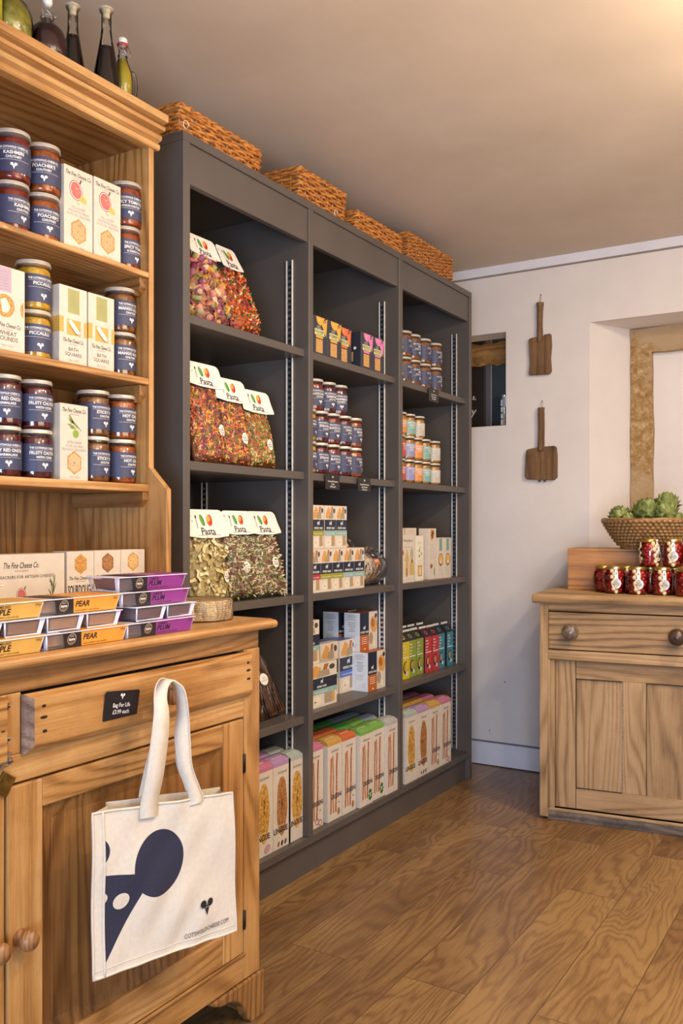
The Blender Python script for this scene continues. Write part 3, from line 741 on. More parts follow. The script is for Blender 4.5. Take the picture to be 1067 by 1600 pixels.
# second rank behind
for y in (2.66, 2.75, 2.84):
    pass
G3 = 'navy label jars high in the far bay'
p3 = None
for ci, y in enumerate((3.271, 3.351, 3.435, 3.536, 3.648)):
    for lv in (0, 1):
        rz = radians((10, 24, 4, 22, 14)[ci] + R.uniform(-4, 4)); nm = ('leftmost', 'second', 'third', 'fourth', 'rightmost')[ci]
        lab = '%s navy label amber jar, %s, on the top shelf of the far bay' % (('lower', 'upper')[lv], nm)
        if p3 is None: p3 = make_jar('preserve_jar', lab, 'jar', (-1.745, y, SH[0]), JR, .1085, BRN, NAVY, ['APPLE', '& ALE CHUTNEY'], rz=rz, group=G3, n=22)
        else: dup(p3, (-1.745, y, SH[0] + lv * .1088), rz, lab, G3)
G4 = 'small coloured label jars in the far bay'
CB = [('red', '#c8463a'), ('lilac', '#8f8fb4'), ('orange', '#d98a45'), ('teal', '#7ea79b'), ('grey', '#bdb5a4')]
p4 = {}
JC, JS = .037, .0985
AMB = sauce('#8a5a20', '#c08a38')
for ci, y in enumerate((3.304, 3.389, 3.466, 3.543, 3.642)):
    nm, hx = CB[ci]
    for lv in (0, 1):
        lab = '%s small jar with %s label, far bay middle shelf' % (('bottom row', 'second row')[lv], nm)
        rz = radians(R.uniform(-25, 8))
        if lv == 0:
            p4[nm] = make_jar('spice_jar', lab, 'jar', (-1.745, y, SH[1]), JC, JS, AMB, card(hx), [('CHILLI', 'PLUM', 'QUINCE', 'ONION', 'PEAR')[ci], 'RELISH'], rz=rz, group=G4, n=20, logo=False, lz=(.12, .70))
        else: dup(p4[nm], (-1.745, y, SH[1] + JS + .0003), rz, lab, G4)
for y, nm in ((3.345, 'orange'), (3.425, 'teal'), (3.515, 'grey')):
    dup(p4[nm], (-1.76, y, SH[1] + 2 * JS + .0006), radians(R.uniform(-25, 5)), 'top row small jar with %s label, far bay middle shelf' % nm, G4)

# ------------------------------------------------------------------ cartons
def carton(name, label, loc, w, d, h, body, front=None, left=None, top=None, group=None, rz=0, cat='box', lid=None, extra=None, shape=None):
    """front face at local x=0 looking +X, spans y 0..w, goes back to x=-d"""
    o = empty(name, loc, label, cat, group, rz)
    b = MB()
    if shape: shape(b)
    else: b.box(-d, 0, 0, 0, w, h, body, .0008)
    if front: front.emit(b, on_front(0))
    if left: left.emit(b, on_left(0, -d))
    if top: top.emit(b, lambda u, v, o_: (-d + v, u, h + o_))
    b.build('carton', o)
    return o
GREYT = card('#9a8f86'); FIG = card('#c4665e'); FIGR = card('#8e2b3a'); CHEESE = card('#e2b455'); OLIV = card('#7f9440'); SAGE = card('#a5a25e'); LILAC = card('#b99fae')
HEX = [(cos(radians(30 + 60 * i)), sin(radians(30 + 60 * i))) for i in range(6)]
def hexa(A, cx, cy, r, m, m2=None, ry=1.15):
    A.poly([(cx + x * r, cy + y * r * ry) for x, y in HEX], m, 1)
    if m2: A.poly([(cx + x * r * .82 + R.uniform(-.0006, .0006), cy + y * r * ry * .82) for x, y in HEX], m2, 2)
    for i in range(9):
        a = R.uniform(0, 6.28); q = R.uniform(0, .7) * r; A.ell(cx + q * cos(a), cy + q * sin(a), r * .05, r * .05, BISCD, 3, 6)
def script(A, cx, cy, h, w): 
    A.text('The Fine Cheese Co.', cx, cy, h * 1.25, INK, maxw=w * 1.05, shear=.35, bold=.008); A.text('BATH ENGLAND', cx, cy - h * 1.2, h * .35, GREYT, maxw=w * .4)
def fig_art(A, cx, cy, s):
    A.ell(cx - s * .1, cy, s * .42, s * .5, FIGR, 1, 20, .3); A.ell(cx - s * .1, cy, s * .38, s * .46, WHITE, 2, 20, .3); A.ell(cx - s * .1, cy, s * .34, s * .42, FIG, 3, 20, .3)
    for i in range(16):
        a = R.uniform(0, 6.28); q = R.uniform(0, .28) * s; A.ell(cx - s * .1 + q * cos(a), cy + q * sin(a), s * .02, s * .035, card('#f0b0a0'), 4, 6, a)
    A.poly([(cx + s * .1, cy + s * .42), (cx + s * .22, cy + s * .62), (cx + s * .26, cy + s * .6), (cx + s * .18, cy + s * .38)], INK, 3)
    A.poly([(cx + s * .2, cy - s * .1), (cx + s * .55, cy - s * .25), (cx + s * .6, cy - s * .5), (cx + s * .3, cy - s * .5), (cx + s * .12, cy - s * .4)], CHEESE, 2)
    A.ell(cx - s * .02, cy - s * .58, s * .06, s * .05, CHEESE, 2, 8); A.ell(cx + s * .08, cy - s * .64, s * .05, s * .04, SAGE, 2, 8)
fw, fh = .089, .198
A = Art(); script(A, fw / 2, fh * .92, .0078, fw * .85); fig_art(A, fw * .46, fh * .73, .048)
for i, t in enumerate(('FIG, HONEY', 'AND EXTRA VIRGIN', 'OLIVE OIL CRACKERS')): A.text(t, fw / 2, fh * (.52 - i * .045), .0056, GREYT, maxw=fw * (.6, .72, .84)[i])
hexa(A, fw / 2, fh * .24, .027, BISC, card('#c9a470')); A.text('125g ℮ 4.4oz', fw / 2, fh * .05, .0045, GREYT, maxw=fw * .5)
GF = 'fig and honey cracker boxes'
o = carton('cracker_box', 'cream box with a cut fig picture, left of the fig pair', (-1.663, 1.4665, SZ[0]), fw, .05, fh, CREAM, A, group=GF)
dup(o, (-1.660, 1.5575, SZ[0]), label='cream box with a cut fig picture, right of the fig pair', group=GF)
# bath squares
def dotted(A, x0, y0, x1, y1, m, lay=1):
    A.rect(x0, y0, x1, y1, m, lay); nx = max(1, int((x1 - x0) / .006)); ny = max(1, int((y1 - y0) / .006))
    for i in range(nx):
        for j in range(ny): A.ell(x0 + (i + .5) * (x1 - x0) / nx, y0 + (j + .5) * (y1 - y0) / ny, .0007, .0007, BISCD, lay + 1, 6)
SQ = card('#cfa750'); bw, bh = .085, .186
A = Art(); A.rect(bw * .30, bh * .66, bw * .72, bh * .97, SAGE, 1); A.lines(bw * .51, bh * .93, bw * .3, 8, bh * .03, .0008, GREYT, 2)
dotted(A, 0, bh * .40, bw * .15, bh * .60, SQ); dotted(A, bw * .26, bh * .38, bw * .76, bh * .58, SQ); dotted(A, bw * .88, bh * .38, bw, bh * .58, SQ)
A.poly([(bw * .30, bh * .56), (bw * .42, bh * .575), (bw * .74, bh * .43), (bw * .70, bh * .405), (bw * .60, bh * .41)], card('#f6efe0'), 3); A.poly([(bw * .28, bh * .52), (bw * .60, bh * .41), (bw * .70, bh * .40), (bw * .58, bh * .395)], BISCD, 4)
script(A, bw / 2, bh * .31, .0075, bw * .7)
A.text('BATH', bw / 2, bh * .20, .0085, INK, maxw=bw * .4); A.text('SQUARES', bw / 2, bh * .135, .0085, INK, maxw=bw * .66); A.text('140g ℮ 4.9oz', bw / 2, bh * .06, .0045, GREYT, maxw=bw * .5)
L = Art(); dotted(L, .02, bh * .40, .05, bh * .60, SQ)
GB = 'square cracker boxes with a green tab'
o = carton('cracker_box', 'cream square-cracker box with green tab, left one of two', (-1.661, 1.4505, SZ[1]), bw, .05, bh, CREAM, A, L, group=GB)
dup(o, (-1.661, 1.540, SZ[1]), label='cream square-cracker box with green tab, right one of two', group=GB)
A = Art(); A.rect(bw * .15, bh * .70, bw * .62, bh * .99, LILAC, 1); A.lines(bw * .38, bh * .93, bw * .38, 7, bh * .034, .0008, GREYT, 2)
A.ell(bw * .42, bh * .535, bw * .30, bw * .30, BISC, 1, 24); A.poly([(bw * .28, bh * .6), (bw * .45, bh * .63), (bw * .58, bh * .53), (bw * .5, bh * .46), (bw * .35, bh * .45)], card('#f3e9c4'), 2)
A.poly([(bw + 0, bh * .62), (bw * .93, bh * .59), (bw * .89, bh * .53), (bw * .93, bh * .46), (bw, bh * .43)], BISC, 1)
script(A, bw * .5, bh * .31, .0075, bw * .8); A.text('WHEAT', bw * .5, bh * .215, .0095, INK, maxw=bw * .6); A.text('ROUNDS', bw * .5, bh * .15, .0095, INK, maxw=bw * .7); A.text('160g ℮ 5.7oz', bw * .5, bh * .07, .0045, GREYT, maxw=bw * .5)
carton('cracker_box', 'cream wheat-round cracker box with a lilac tab', (-1.655, 1.258, SZ[1]), bw + .004, .05, bh, CREAM, A)
A = Art(); ow, oh = .086, .182; script(A, ow / 2, oh * .92, .008, ow * .8)
for (x0, y0, a, l_) in ((.40, .80, 1.0, .026), (.52, .74, .7, .03), (.38, .72, .25, .022), (.45, .69, .1, .02), (.36, .78, .9, .018)): A.ell(ow * x0, oh * y0, l_ / 2, .0028, OLIV, 1, 12, -a)
A.poly([(ow * .30, oh * .84), (ow * .74, oh * .655), (ow * .75, oh * .665), (ow * .31, oh * .85)], card('#8a8050'), 2)
A.ell(ow * .55, oh * .615, .0095, .010, card('#8ba33a'), 2, 18)
for i, t in enumerate(('EXTRA VIRGIN', 'OLIVE OIL AND', 'SEA SALT CRACKERS')): A.text(t, ow / 2, oh * (.50 - i * .048), .006, GREYT, maxw=ow * (.5, .62, .86)[i])
hexa(A, ow / 2, oh * .235, .025, BISC, card('#dcb083')); A.text('125g ℮ 4.4oz', ow / 2, oh * .05, .0045, GREYT, maxw=ow * .5)
carton('cracker_box', 'cream cracker box with an olive sprig, on the bottom rack shelf', (-1.662, 1.4535, SZ[2]), ow, .055, oh, CREAM, A)
# boxes at the back of the dresser top
ZT = .961
A = Art(); gw, gh = .33, .162; script(A, gw * .63, gh * .85, .0105, .09); A.text('FLAVOURED CRACKERS FOR ARTISAN CHEESES', gw * .58, gh * .69, .0068, INK, maxw=.235)
fig_art(A, gw * .64, gh * .44, .032); 
for i in range(22):
    a = R.uniform(.9, 2.3); x = gw * .87 + i * .0006; y = gh * (.12 + .022 * i); A.ell(x + .012 * cos(a), y + .012 * sin(a), .012, .0013, card('#7f8a5c'), 2, 8, a)
carton('gift_cracker_box', 'wide cream cracker box with fig and rosemary pictures, on the dresser top', (-1.645, 1.122, ZT), gw, .07, gh, CREAM, A)
for i, (y, w, m1, m2, lab) in enumerate(((1.4565, .0835, BISC, speck('#b07830', '#d8a050'), 'golden hexagon, left of three'), (1.5415, .0865, BISCD, speck('#8a5a30', '#b98450'), 'dark brown hexagon, middle of three'), (1.6295, .084, BISC, speck('#c79a58', '#e4c080'), 'pale hexagon, right of three'))):
    h_ = (.165, .1655, .166)[i]
    A = Art(); hexa(A, w / 2, h_ * .815, .0215, m1, m2); script(A, w / 2, h_ * .615, .0068, w * .8); A.text('SOURDOUGH', w / 2, h_ * .45, .021, INK, maxw=w * .94, bold=.03); A.text('CRACKERS FOR CHEESE', w / 2, h_ * .33, .006, GREYT, maxw=w * .8); A.lines(w / 2, h_ * .26, w * .7, 4, .008, .0008, GREYT)
    carton('sourdough_box', 'cream upright cracker box with %s, behind the tray pots' % lab, (-1.642, y, ZT), w, .05, h_, CREAM, A, group='hexagon cracker boxes on the dresser top')

# ------------------------------------------------------------------ fruit puree trays in card sleeves
PL, PW, PH = .198, .0865, .0305      # length along local y, depth, height
def puree(label, loc, kind, rz=0, over=.0):
    """local: y runs along the pack; the tub shows at y 0..tub, the sleeve wraps the rest; front face at x=0 (top leans out)"""
    colr, deep, fill, title, sub = {'pear': ('#e79a3c', '#d9882c', '#a8774a', 'PEAR', ''), 'apple': ('#d8a550', '#c9963f', '#8c5c34', 'APPLE', 'CARAMELISED'), 'plum': ('#8f3a86', '#7c2c74', '#5a2a2c', 'PLUM', 'DAMSON')}[kind]
    o = empty('puree_tray', loc, label, 'tray pot', 'fruit puree trays on the dresser top', rz)
    sl = card(colr); blk = card('#2b2527'); ins = .006
    def sec(y, k=0, z0=0, z1=PH):  # cross section, wider at the top
        return [(-PW + ins + k, y, z0), (-ins - k, y, z0), (0 - k, y, z1), (-PW + k, y, z1)]
    tub = PL * .18
    b = MB()  # clear tub
    T0 = [(-PW + ins, .006, .001), (-ins, .006, .001), (-.001, 0, PH - .003), (-PW + .001, 0, PH - .003)]
    T1 = [(-PW + ins, PL - .006, .001), (-ins, PL - .006, .001), (-.001, PL - .001, PH - .003), (-PW + .001, PL - .001, PH - .003)]
    vs = T0 + T1; b.add(vs, [(0, 1, 5, 4), (0, 3, 2, 1), (4, 5, 6, 7), (1, 2, 6, 5), (3, 0, 4, 7)], TUB)
    rim = [(0, 0), (0, PL), (-PW, PL), (-PW, 0)]
    b.box(-PW - .002, -.003, PH - .0035, .002, PL + .002, PH - .0022, TUB, .0004)
    b.build('plastic_tub', o)
    b = MB(); PR = flat('#e4e2ec', .3)
    for Tq in (T0, T1): b.tube([Tq[3], Tq[0], Tq[1], Tq[2]], .0018, PR, 5); [b.add([(Tq[1][0], Tq[1][1] * .99999 + q, Tq[1][2]), (Tq[2][0], Tq[2][1] + q, Tq[2][2]), (Tq[2][0] - .010, Tq[2][1] + q, Tq[2][2]), (Tq[1][0] - .008, Tq[1][1] + q, Tq[1][2])], [(0, 1, 2, 3)], PR) for q in (-.0004,)]
    b.box(-PW - .003, -.004, PH - .0030, .003, PL + .003, PH - .0012, PR, .0006); b.build('tub_rim', o)
    b = MB(); k = .008
    V0 = [(-PW + ins + k, .009, .0045), (-ins - k, .0065, .0045), (-.011, .0030, PH * .80), (-PW + .011, .0030, PH * .80)]
    V1 = [(x, PL - y, z) for x, y, z in V0]
    b.add(V0 + V1, [(0, 1, 5, 4), (0, 3, 2, 1), (4, 5, 6, 7), (1, 2, 6, 5), (3, 0, 4, 7), (3, 7, 6, 2)], sauce(fill, fill, 30)); b.build('fruit_puree', o)
    b = MB(); b.box(-PW + .002, 0, PH - .0022, 0, PL, PH - .0016, card('#e9dcc8')); b.build('film_lid', o)
    b = MB(); y0, y1 = tub, PL; e = .0006
    S0 = [(-PW + ins - e, y0 + .010, 0), (-ins + e, y0 + .010, 0), (.0012, y0, PH), (-PW - .0012, y0, PH)]
    S1 = [(-PW + ins - e, y1 - .006, 0), (-ins + e, y1 - .006, 0), (.0012, y1 + .0015, PH), (-PW - .0012, y1 + .0015, PH)]
    vs = S0 + S1; b.add(vs, [(0, 4, 5, 1), (1, 5, 6, 2), (2, 6, 7, 3), (3, 7, 4, 0)], sl)
    def fr(u, v, o_):  # u along y from y0, v 0..PH
        t = v / PH; return (-ins + e + (ins - e + .0012) * t + o_, y0 + u, v)
    A = Art(); W_ = y1 - y0; bl = W_ * .27
    A.poly([(.010, 0), (bl + .006, 0), (bl, PH), (0, PH)], blk, 1)
    A.ring(bl * .55, PH * .5, .0095, .0105, TAN, 2, 24); A.ring(bl * .55, PH * .5, .0080, .0084, TAN, 2, 24); A.text('great', bl * .55, PH * .68, .0028, WHITE, maxw=.012); A.text('taste', bl * .55, PH * .50, .0056, WHITE, maxw=.0145, bold=.03); A.text('2021', bl * .55, PH * .32, .0026, TAN, maxw=.01)
    x0 = bl + .008
    if sub: A.text(sub, x0, PH * .74, .0045, blk, al='l', maxw=.045, shear=.15, bold=.02)
    A.text(title, x0, PH * (.45 if sub else .55), .0105, blk, al='l', maxw=.050, shear=.12, bold=.03); A.text('THE IDEAL ACCOMPANIMENT TO CHEESE OR CHARCUTERIE', x0, PH * .13, .0026, blk, al='l', maxw=.06); A.text('200g℮', W_ - .004, PH * .74, .004, card('#6b4a30'), al='r', maxw=.02)
    A.emit(b, fr)
    A = Art(); A.rect(-PW * .5 - .02, bl + .02, -PW * .5 + .02, bl + .05, card('#e9d0a0'), 1); A.ell(-PW * .5, bl + .035, .012, .010, card(deep), 2, 16); A.rect(-PW + .002, .002, -.002, bl - .002, blk, 1)
    A.emit(b, lambda u, v, o_: (u, y0 + v, PH + o_))
    b.build('card_sleeve', o); return o
def frosted():
    t = NT('frosted_plastic'); t.t.nodes.remove(t.b); tr = t.n('BsdfTransparent'); tr.inputs[0].default_value = (.95, .95, .97, 1); df = t.n('BsdfDiffuse'); g = t.n('BsdfGlossy'); g.inputs['Roughness'].default_value = .15
    nz = t.noise(t.coord(), 30, 2); df.inputs[0].default_value = (.82, .82, .88, 1)
    m1 = t.n('MixShader'); t.link(t.math('MULTIPLY_ADD', nz, .08, .06), m1.inputs[0]); t.link(tr.outputs[0], m1.inputs[1]); t.link(df.outputs[0], m1.inputs[2])
    m2 = t.n('MixShader'); m2.inputs[0].default_value = .08; t.link(m1.outputs[0], m2.inputs[1]); t.link(g.outputs[0], m2.inputs[2]); t.link(m2.outputs[0], t.out.inputs[0]); return t.m
TUB = frosted()
def rim_mat(): return flat('#e9e8ee', .25)
def end_tub(label, loc, rz, kind='pear'):
    return puree(label, loc, kind, rz)
X0 = -1.283; z1 = .9612; hh = .0308
pr = {}
pr['apple'] = puree('yellow sleeved apple tray, bottom layer, leftmost', (X0, .888, z1), 'apple')
pr['pear'] = puree('orange sleeved pear tray, bottom layer', (X0, 1.0915, z1), 'pear')
pr['plum'] = puree('purple sleeved plum tray, bottom of the four-high stack', (X0 - .003, 1.2945, z1), 'plum')
# second layer: packs turned end-on with the open tub to the front
def turned(kind, y, z, lab, x=X0 - .004, ang=90):
    return dup(pr[kind], (x, y, z), radians(ang), lab, 'fruit puree trays on the dresser top')
for kind, y, lab in (('apple', 1.000, 'end-on apple tray pot, second layer, leftmost'), ('apple', 1.091, 'end-on brown tray pot, second layer, left of the pear ones'), ('pear', 1.182, 'end-on pear tray pot, second layer, left of two'), ('pear', 1.276, 'end-on pear tray pot, second layer, right of two')):
    o = turned(kind, y, z1 + hh, lab)
# plum packs in the second layer are turned round so the tub is at the right
dup(pr['plum'], (X0 - .012 - PW, 1.345 + .100, z1 + hh), radians(180), 'purple tray turned round with its tub in the middle, second layer of the plum stack') if False else None
turned('plum', 1.4080, z1 + hh, 'end-on plum tray pot, second layer of the plum stack, left', x=X0 - .006)
turned('plum', 1.4985, z1 + hh, 'end-on plum tray pot, second layer of the plum stack, right', x=X0 - .006)
dup(pr['apple'], (X0 - .006, .892, z1 + 2 * hh), 0, 'yellow sleeved apple tray, third layer')
dup(pr['pear'], (X0 - .008, 1.080, z1 + 2 * hh), 0, 'orange sleeved pear tray, third layer')
dup(pr['plum'], (X0 - .012, 1.2885, z1 + 2 * hh), 0, 'purple sleeved plum tray, third layer of the plum stack')
dup(pr['apple'], (X0 - .022, .815, z1 + 3 * hh), 0, 'yellow sleeved apple tray, single one on the top layer at the far left')
dup(pr['plum'], (X0 - .018, 1.285, z1 + 3 * hh), 0, 'purple sleeved plum tray, top of the plum stack')

# round stack of thin wafers
o = empty('wafer_stack', (-1.425, 1.668, .961), 'round stack of thin pale wafers in clear wrap on the dresser corner', 'wafers')
WAF = speck('#c2a070', '#e3c898', 300)
b = MB(); r = .083; prof = []
for i in range(9):
    z = .002 + i * .0051; prof += [(r - .002, z), (r, z + .001), (r + .0005, z + .003), (r - .001, z + .0046)]
prof += [(r - .01, .0485), (0, .049)]; b.lathe(prof, 56, WAF, cap=True)
b.build('wafers', o)
b = MB(); b.lathe([(r + .0015, 0), (r + .002, .004), (r + .0018, .045), (r - .002, .0505), (r - .02, .0512), (0, .0512)], 56, FILM, cap=False); b.build('clear_wrap', o)
b = MB(); A = Art(); A.rect(-.03, .006, .022, .044, card('#e6d3ae'), 1, 10); A.text('Biscuiterie', -.004, .028, .010, card('#a3262c'), shear=.3, maxw=.045, bold=.02); A.rect(-.024, .016, .014, .018, card('#a3262c'), 2, 6)
a_ = radians(-70); A.emit(b, lambda u, v, o_: ((r + .0022 + o_) * cos(u / r + a_), (r + .0022 + o_) * sin(u / r + a_), v)); b.build('paper_label', o)

# ------------------------------------------------------------------ carrier bag, its sign
o = empty('price_card', (-1.2795, 1.270, .8345), 'black card on the drawer front reading bag for life', 'price card'); o.rotation_euler = (radians(-6), radians(4), 0)
BLK = flat('#211c1d', .35)
b = MB(); w2, h2 = .046, .029
pts = []
for (sx, sz) in ((1, 1), (-1, 1), (-1, -1), (1, -1)):
    for i in range(5):
        a = {(1, 1): 0, (-1, 1): pi / 2, (-1, -1): pi, (1, -1): 3 * pi / 2}[(sx, sz)] + pi / 2 * i / 4; pts.append((sx * (w2 - .004) + .004 * cos(a), sz * (h2 - .004) + .004 * sin(a)))
b.prism(pts, 0, .0012, BLK, 'yz')
A = Art(); A.mouse(0, .018, .011, WHITE, BLK); A.text('Bag For Life', 0, .0015, .0080, WHITE, maxw=.046, bold=.01); A.text('£3.99 each', 0, -.0115, .0080, WHITE, maxw=.044, bold=.01)
A.emit(b, on_front(.0012)); b.build('card', o)

bag = empty('canvas_bag', (-1.225, 1.146, .36), 'cream canvas shopping bag with dark blue mouse print, hanging from the drawer knob', 'bag', rz=radians(79.68 - 90))
# local: +y to the right across the front, +x out of the front, z up from .36
def canvas(printed):
    t = NT('cream_canvas' + ('_print' if printed else '')); v = t.coord()
    w1 = t.n('TexWave'); t.link(v, w1.inputs[0]); w1.inputs['Scale'].default_value = 420; w1.bands_direction = 'Y'; w1.inputs['Distortion'].default_value = 1
    w2_ = t.n('TexWave'); t.link(v, w2_.inputs[0]); w2_.inputs['Scale'].default_value = 420; w2_.bands_direction = 'Z'; w2_.inputs['Distortion'].default_value = 1
    nz = t.noise(v, 90, 4, .7)
    c = t.ramp(nz, [(.3, '#d9ccb8'), (.65, '#e2d6c3')])
    if printed:
        tc = t.n('TexCoord'); sp = t.n('SeparateXYZ'); t.link(tc.outputs['Object'], sp.inputs[0]); y, z = sp.outputs[1], sp.outputs[2]
        def inell(cx, cy, rx, ry, rot=0):
            dx = t.math('SUBTRACT', y, cx); dz = t.math('SUBTRACT', z, cy - .36)
            if rot:
                a = t.math('ADD', t.math('MULTIPLY', dx, cos(rot)), t.math('MULTIPLY', dz, sin(rot))); e = t.math('SUBTRACT', t.math('MULTIPLY', dz, cos(rot)), t.math('MULTIPLY', dx, sin(rot)))
            else: a, e = dx, dz
            a = t.math('DIVIDE', a, rx); e = t.math('DIVIDE', e, ry)
            return t.math('LESS_THAN', t.math('ADD', t.math('MULTIPLY', a, a), t.math('MULTIPLY', e, e)), 1.0)
        def half(p, q):  # 1 where left of the line p->q
            (x0, y0), (x1, y1) = (p[0], p[1] - .36), (q[0], q[1] - .36)
            return t.math('GREATER_THAN', t.math('SUBTRACT', t.math('MULTIPLY', t.math('SUBTRACT', z, y0), x1 - x0), t.math('MULTIPLY', t.math('SUBTRACT', y, x0), y1 - y0)), 0.0)
        ear = inell(.1445, .5375, .0585, .0625, radians(0))
        ear2 = inell(-.02, .590, .055, .036)
        bod = t.math('MULTIPLY', t.math('MULTIPLY', half((.021, .381), (.135, .53)), half((.135, .5225), (.0, .5515))), t.math('GREATER_THAN', y, .0225))
        inn = t.math('GREATER_THAN', y, .0225)
        m = t.math('MULTIPLY', t.math('MAXIMUM', t.math('MAXIMUM', ear, ear2), bod), inn)
        eyes = t.math('MAXIMUM', inell(.0595, .4895, .0175, .0145), inell(.013, .5045, .0175, .0125))
        m = t.math('MULTIPLY', m, t.math('SUBTRACT', 1.0, eyes))
        fl = t.ramp(t.noise(v, 500, 2), [(.62, '#2b2b3e'), (.75, '#43435a')])
        c = t.mix(m, c, fl)
    t.base(c, .85); t.bump(t.math('ADD', t.math('ADD', w1.outputs['Fac'], w2_.outputs['Fac']), t.math('MULTIPLY', nz, 2)), .12, .0008); return t.m
CAN = canvas(False); CANP = canvas(True)
TLz, TRz, BLz, BRz = .665, .630, .365, .341; BW = .334
def bagpt(s, t, off=0):
    y = s * BW + .006 * t * 0 + (.008 * s) * (1 - t); zt = TLz + (TRz - TLz) * s; zb = BLz + (BRz - BLz) * s; z = zb + (zt - zb) * t - .36
    wr = .0022 * sin(s * 19 + t * 3) * (1 - abs(2 * s - 1) ** 4) * (t ** 1.2) + .0020 * sin(s * 7 + t * 9 + 1) + .004 * sin(pi * s) * sin(pi * t)
    wr += .0016 * sin((s * 1.3 - t) * 17) * sin(pi * s) + .0018 * sin(s * 30 - t * 9) * sin(pi * s) * (1 - t)
    return (wr + off, y, z)
NS, NTT = 60, 60
b = MB(); vs = [bagpt(i / NS, j / NTT) for j in range(NTT + 1) for i in range(NS + 1)]
fs = [(j * (NS + 1) + i, j * (NS + 1) + i + 1, (j + 1) * (NS + 1) + i + 1, (j + 1) * (NS + 1) + i) for j in range(NTT) for i in range(NS)]
b.add(vs, fs, CANP, True)
A = Art(); A.mouse(.2605, .4165 - .36, .030, INK, CREAM, 1); A.text('COTSWOLDCHEESE.COM', .263, .3725 - .36, .0085, INK, 1, maxw=.112, bold=.0)
A.emit(b, lambda u, v, o_: (bagpt(u / BW, max(0, min(1, (v + .36 - BLz - (BRz - BLz) * u / BW) / (TLz - BLz))))[0] + .0022, u, v))
b.build('printed_front', bag)
# seam piping round the front
b = MB(); edge = [bagpt(0, t / 30) for t in range(31)] + [bagpt(s / 30, 1) for s in range(1, 31)] + [bagpt(1, 1 - t / 30) for t in range(1, 31)] + [bagpt(1 - s / 30, 0) for s in range(1, 30)]
b.tube(edge, .0026, CAN, 6, closed=True)
inner = [bagpt(.066, t / 30, .0008) for t in range(31)]; b.tube(inner, .0026, CAN, 6)
b.tube([bagpt(s / 30, .045, .0002) for s in range(31)], .0010, CAN, 5)
b.build('seam_piping', bag)
# sides, back, bottom
b = MB(); dp = .075
def bk_(s, t): p = bagpt(s, t); k = dp * (.45 + .55 * (1 - t)); return (-k * (1 if s > .5 else .75), p[1] + (.045 if s < .5 else -.004), p[2] + (.006 if t > .5 else 0))
for s in (0, 1):
    vs = []
    for j in range(13):
        t = j / 12; a = bagpt(s, t); c = bk_(s, t); f_ = (1 - s) * .012 * t - s * .012 * t
        vs += [a, ((a[0] + c[0]) / 2, (a[1] + c[1]) / 2 + f_ * 1.4, (a[2] + c[2]) / 2), c]
    fs = []
    for j in range(12): o_ = j * 3; fs += [(o_, o_ + 1, o_ + 4, o_ + 3), (o_ + 1, o_ + 2, o_ + 5, o_ + 4)]
    b.add(vs, fs, CAN, True)
vs = []
for j in range(13):
    for i in range(13):
        s = i / 12; t = j / 12; L_ = bk_(0, t); Rr = bk_(1, t); vs.append((L_[0] + (Rr[0] - L_[0]) * s + .002 * sin(i + j), L_[1] + (Rr[1] - L_[1]) * s, L_[2] + (Rr[2] - L_[2]) * s))
fs = [(j * 13 + i, j * 13 + i + 1, (j + 1) * 13 + i + 1, (j + 1) * 13 + i) for j in range(12) for i in range(12)]; b.add(vs, fs, CAN, True)
b.add([bagpt(0, 0), bagpt(1, 0), bk_(1, 0), bk_(0, 0)], [(0, 1, 2, 3)], CAN)
b.build('side_and_back', bag)
# handles: woven straps looped over the knob
def strap(path, widths, normals, name):
    b = MB(); vs = []; n = len(path); th = .0012
    for (p, w, nn) in zip(path, widths, normals):
        from mathutils import Vector
        P = Vector(p); 
        for sgn in (-1, 1):
            for k in (-1, 1): vs.append(tuple(P + Vector(w) * sgn * .5 + Vector(nn) * th * k))
    fs = []
    for i in range(n - 1):
        a = i * 4; c = a + 4; fs += [(a, a + 2, c + 2, c), (a + 1, c + 1, c + 3, a + 3), (a, c, c + 1, a + 1), (a + 2, a + 3, c + 3, c + 2)]
    b.add(vs, fs, CAN, True)
    e1 = [vs[i * 4] for i in range(n)]; e2 = [vs[i * 4 + 3] for i in range(n)]; b.tube(e1, .0013, CAN, 5); b.tube(e2, .0013, CAN, 5)
    return b.build(name, bag)
def catmull(P, n=8):
    out = []
    for i in range(len(P) - 1):
        p0 = P[max(i - 1, 0)]; p1 = P[i]; p2 = P[i + 1]; p3 = P[min(i + 2, len(P) - 1)]
        for k in range(n):
            t = k / n; out.append(tuple(.5 * ((2 * b_) + (-a + c) * t + (2 * a - 5 * b_ + 4 * c - d) * t * t + (-a + 3 * b_ - 3 * c + d) * t ** 3) for a, b_, c, d in zip(p0, p1, p2, p3)))
    out.append(tuple(P[-1])); return out
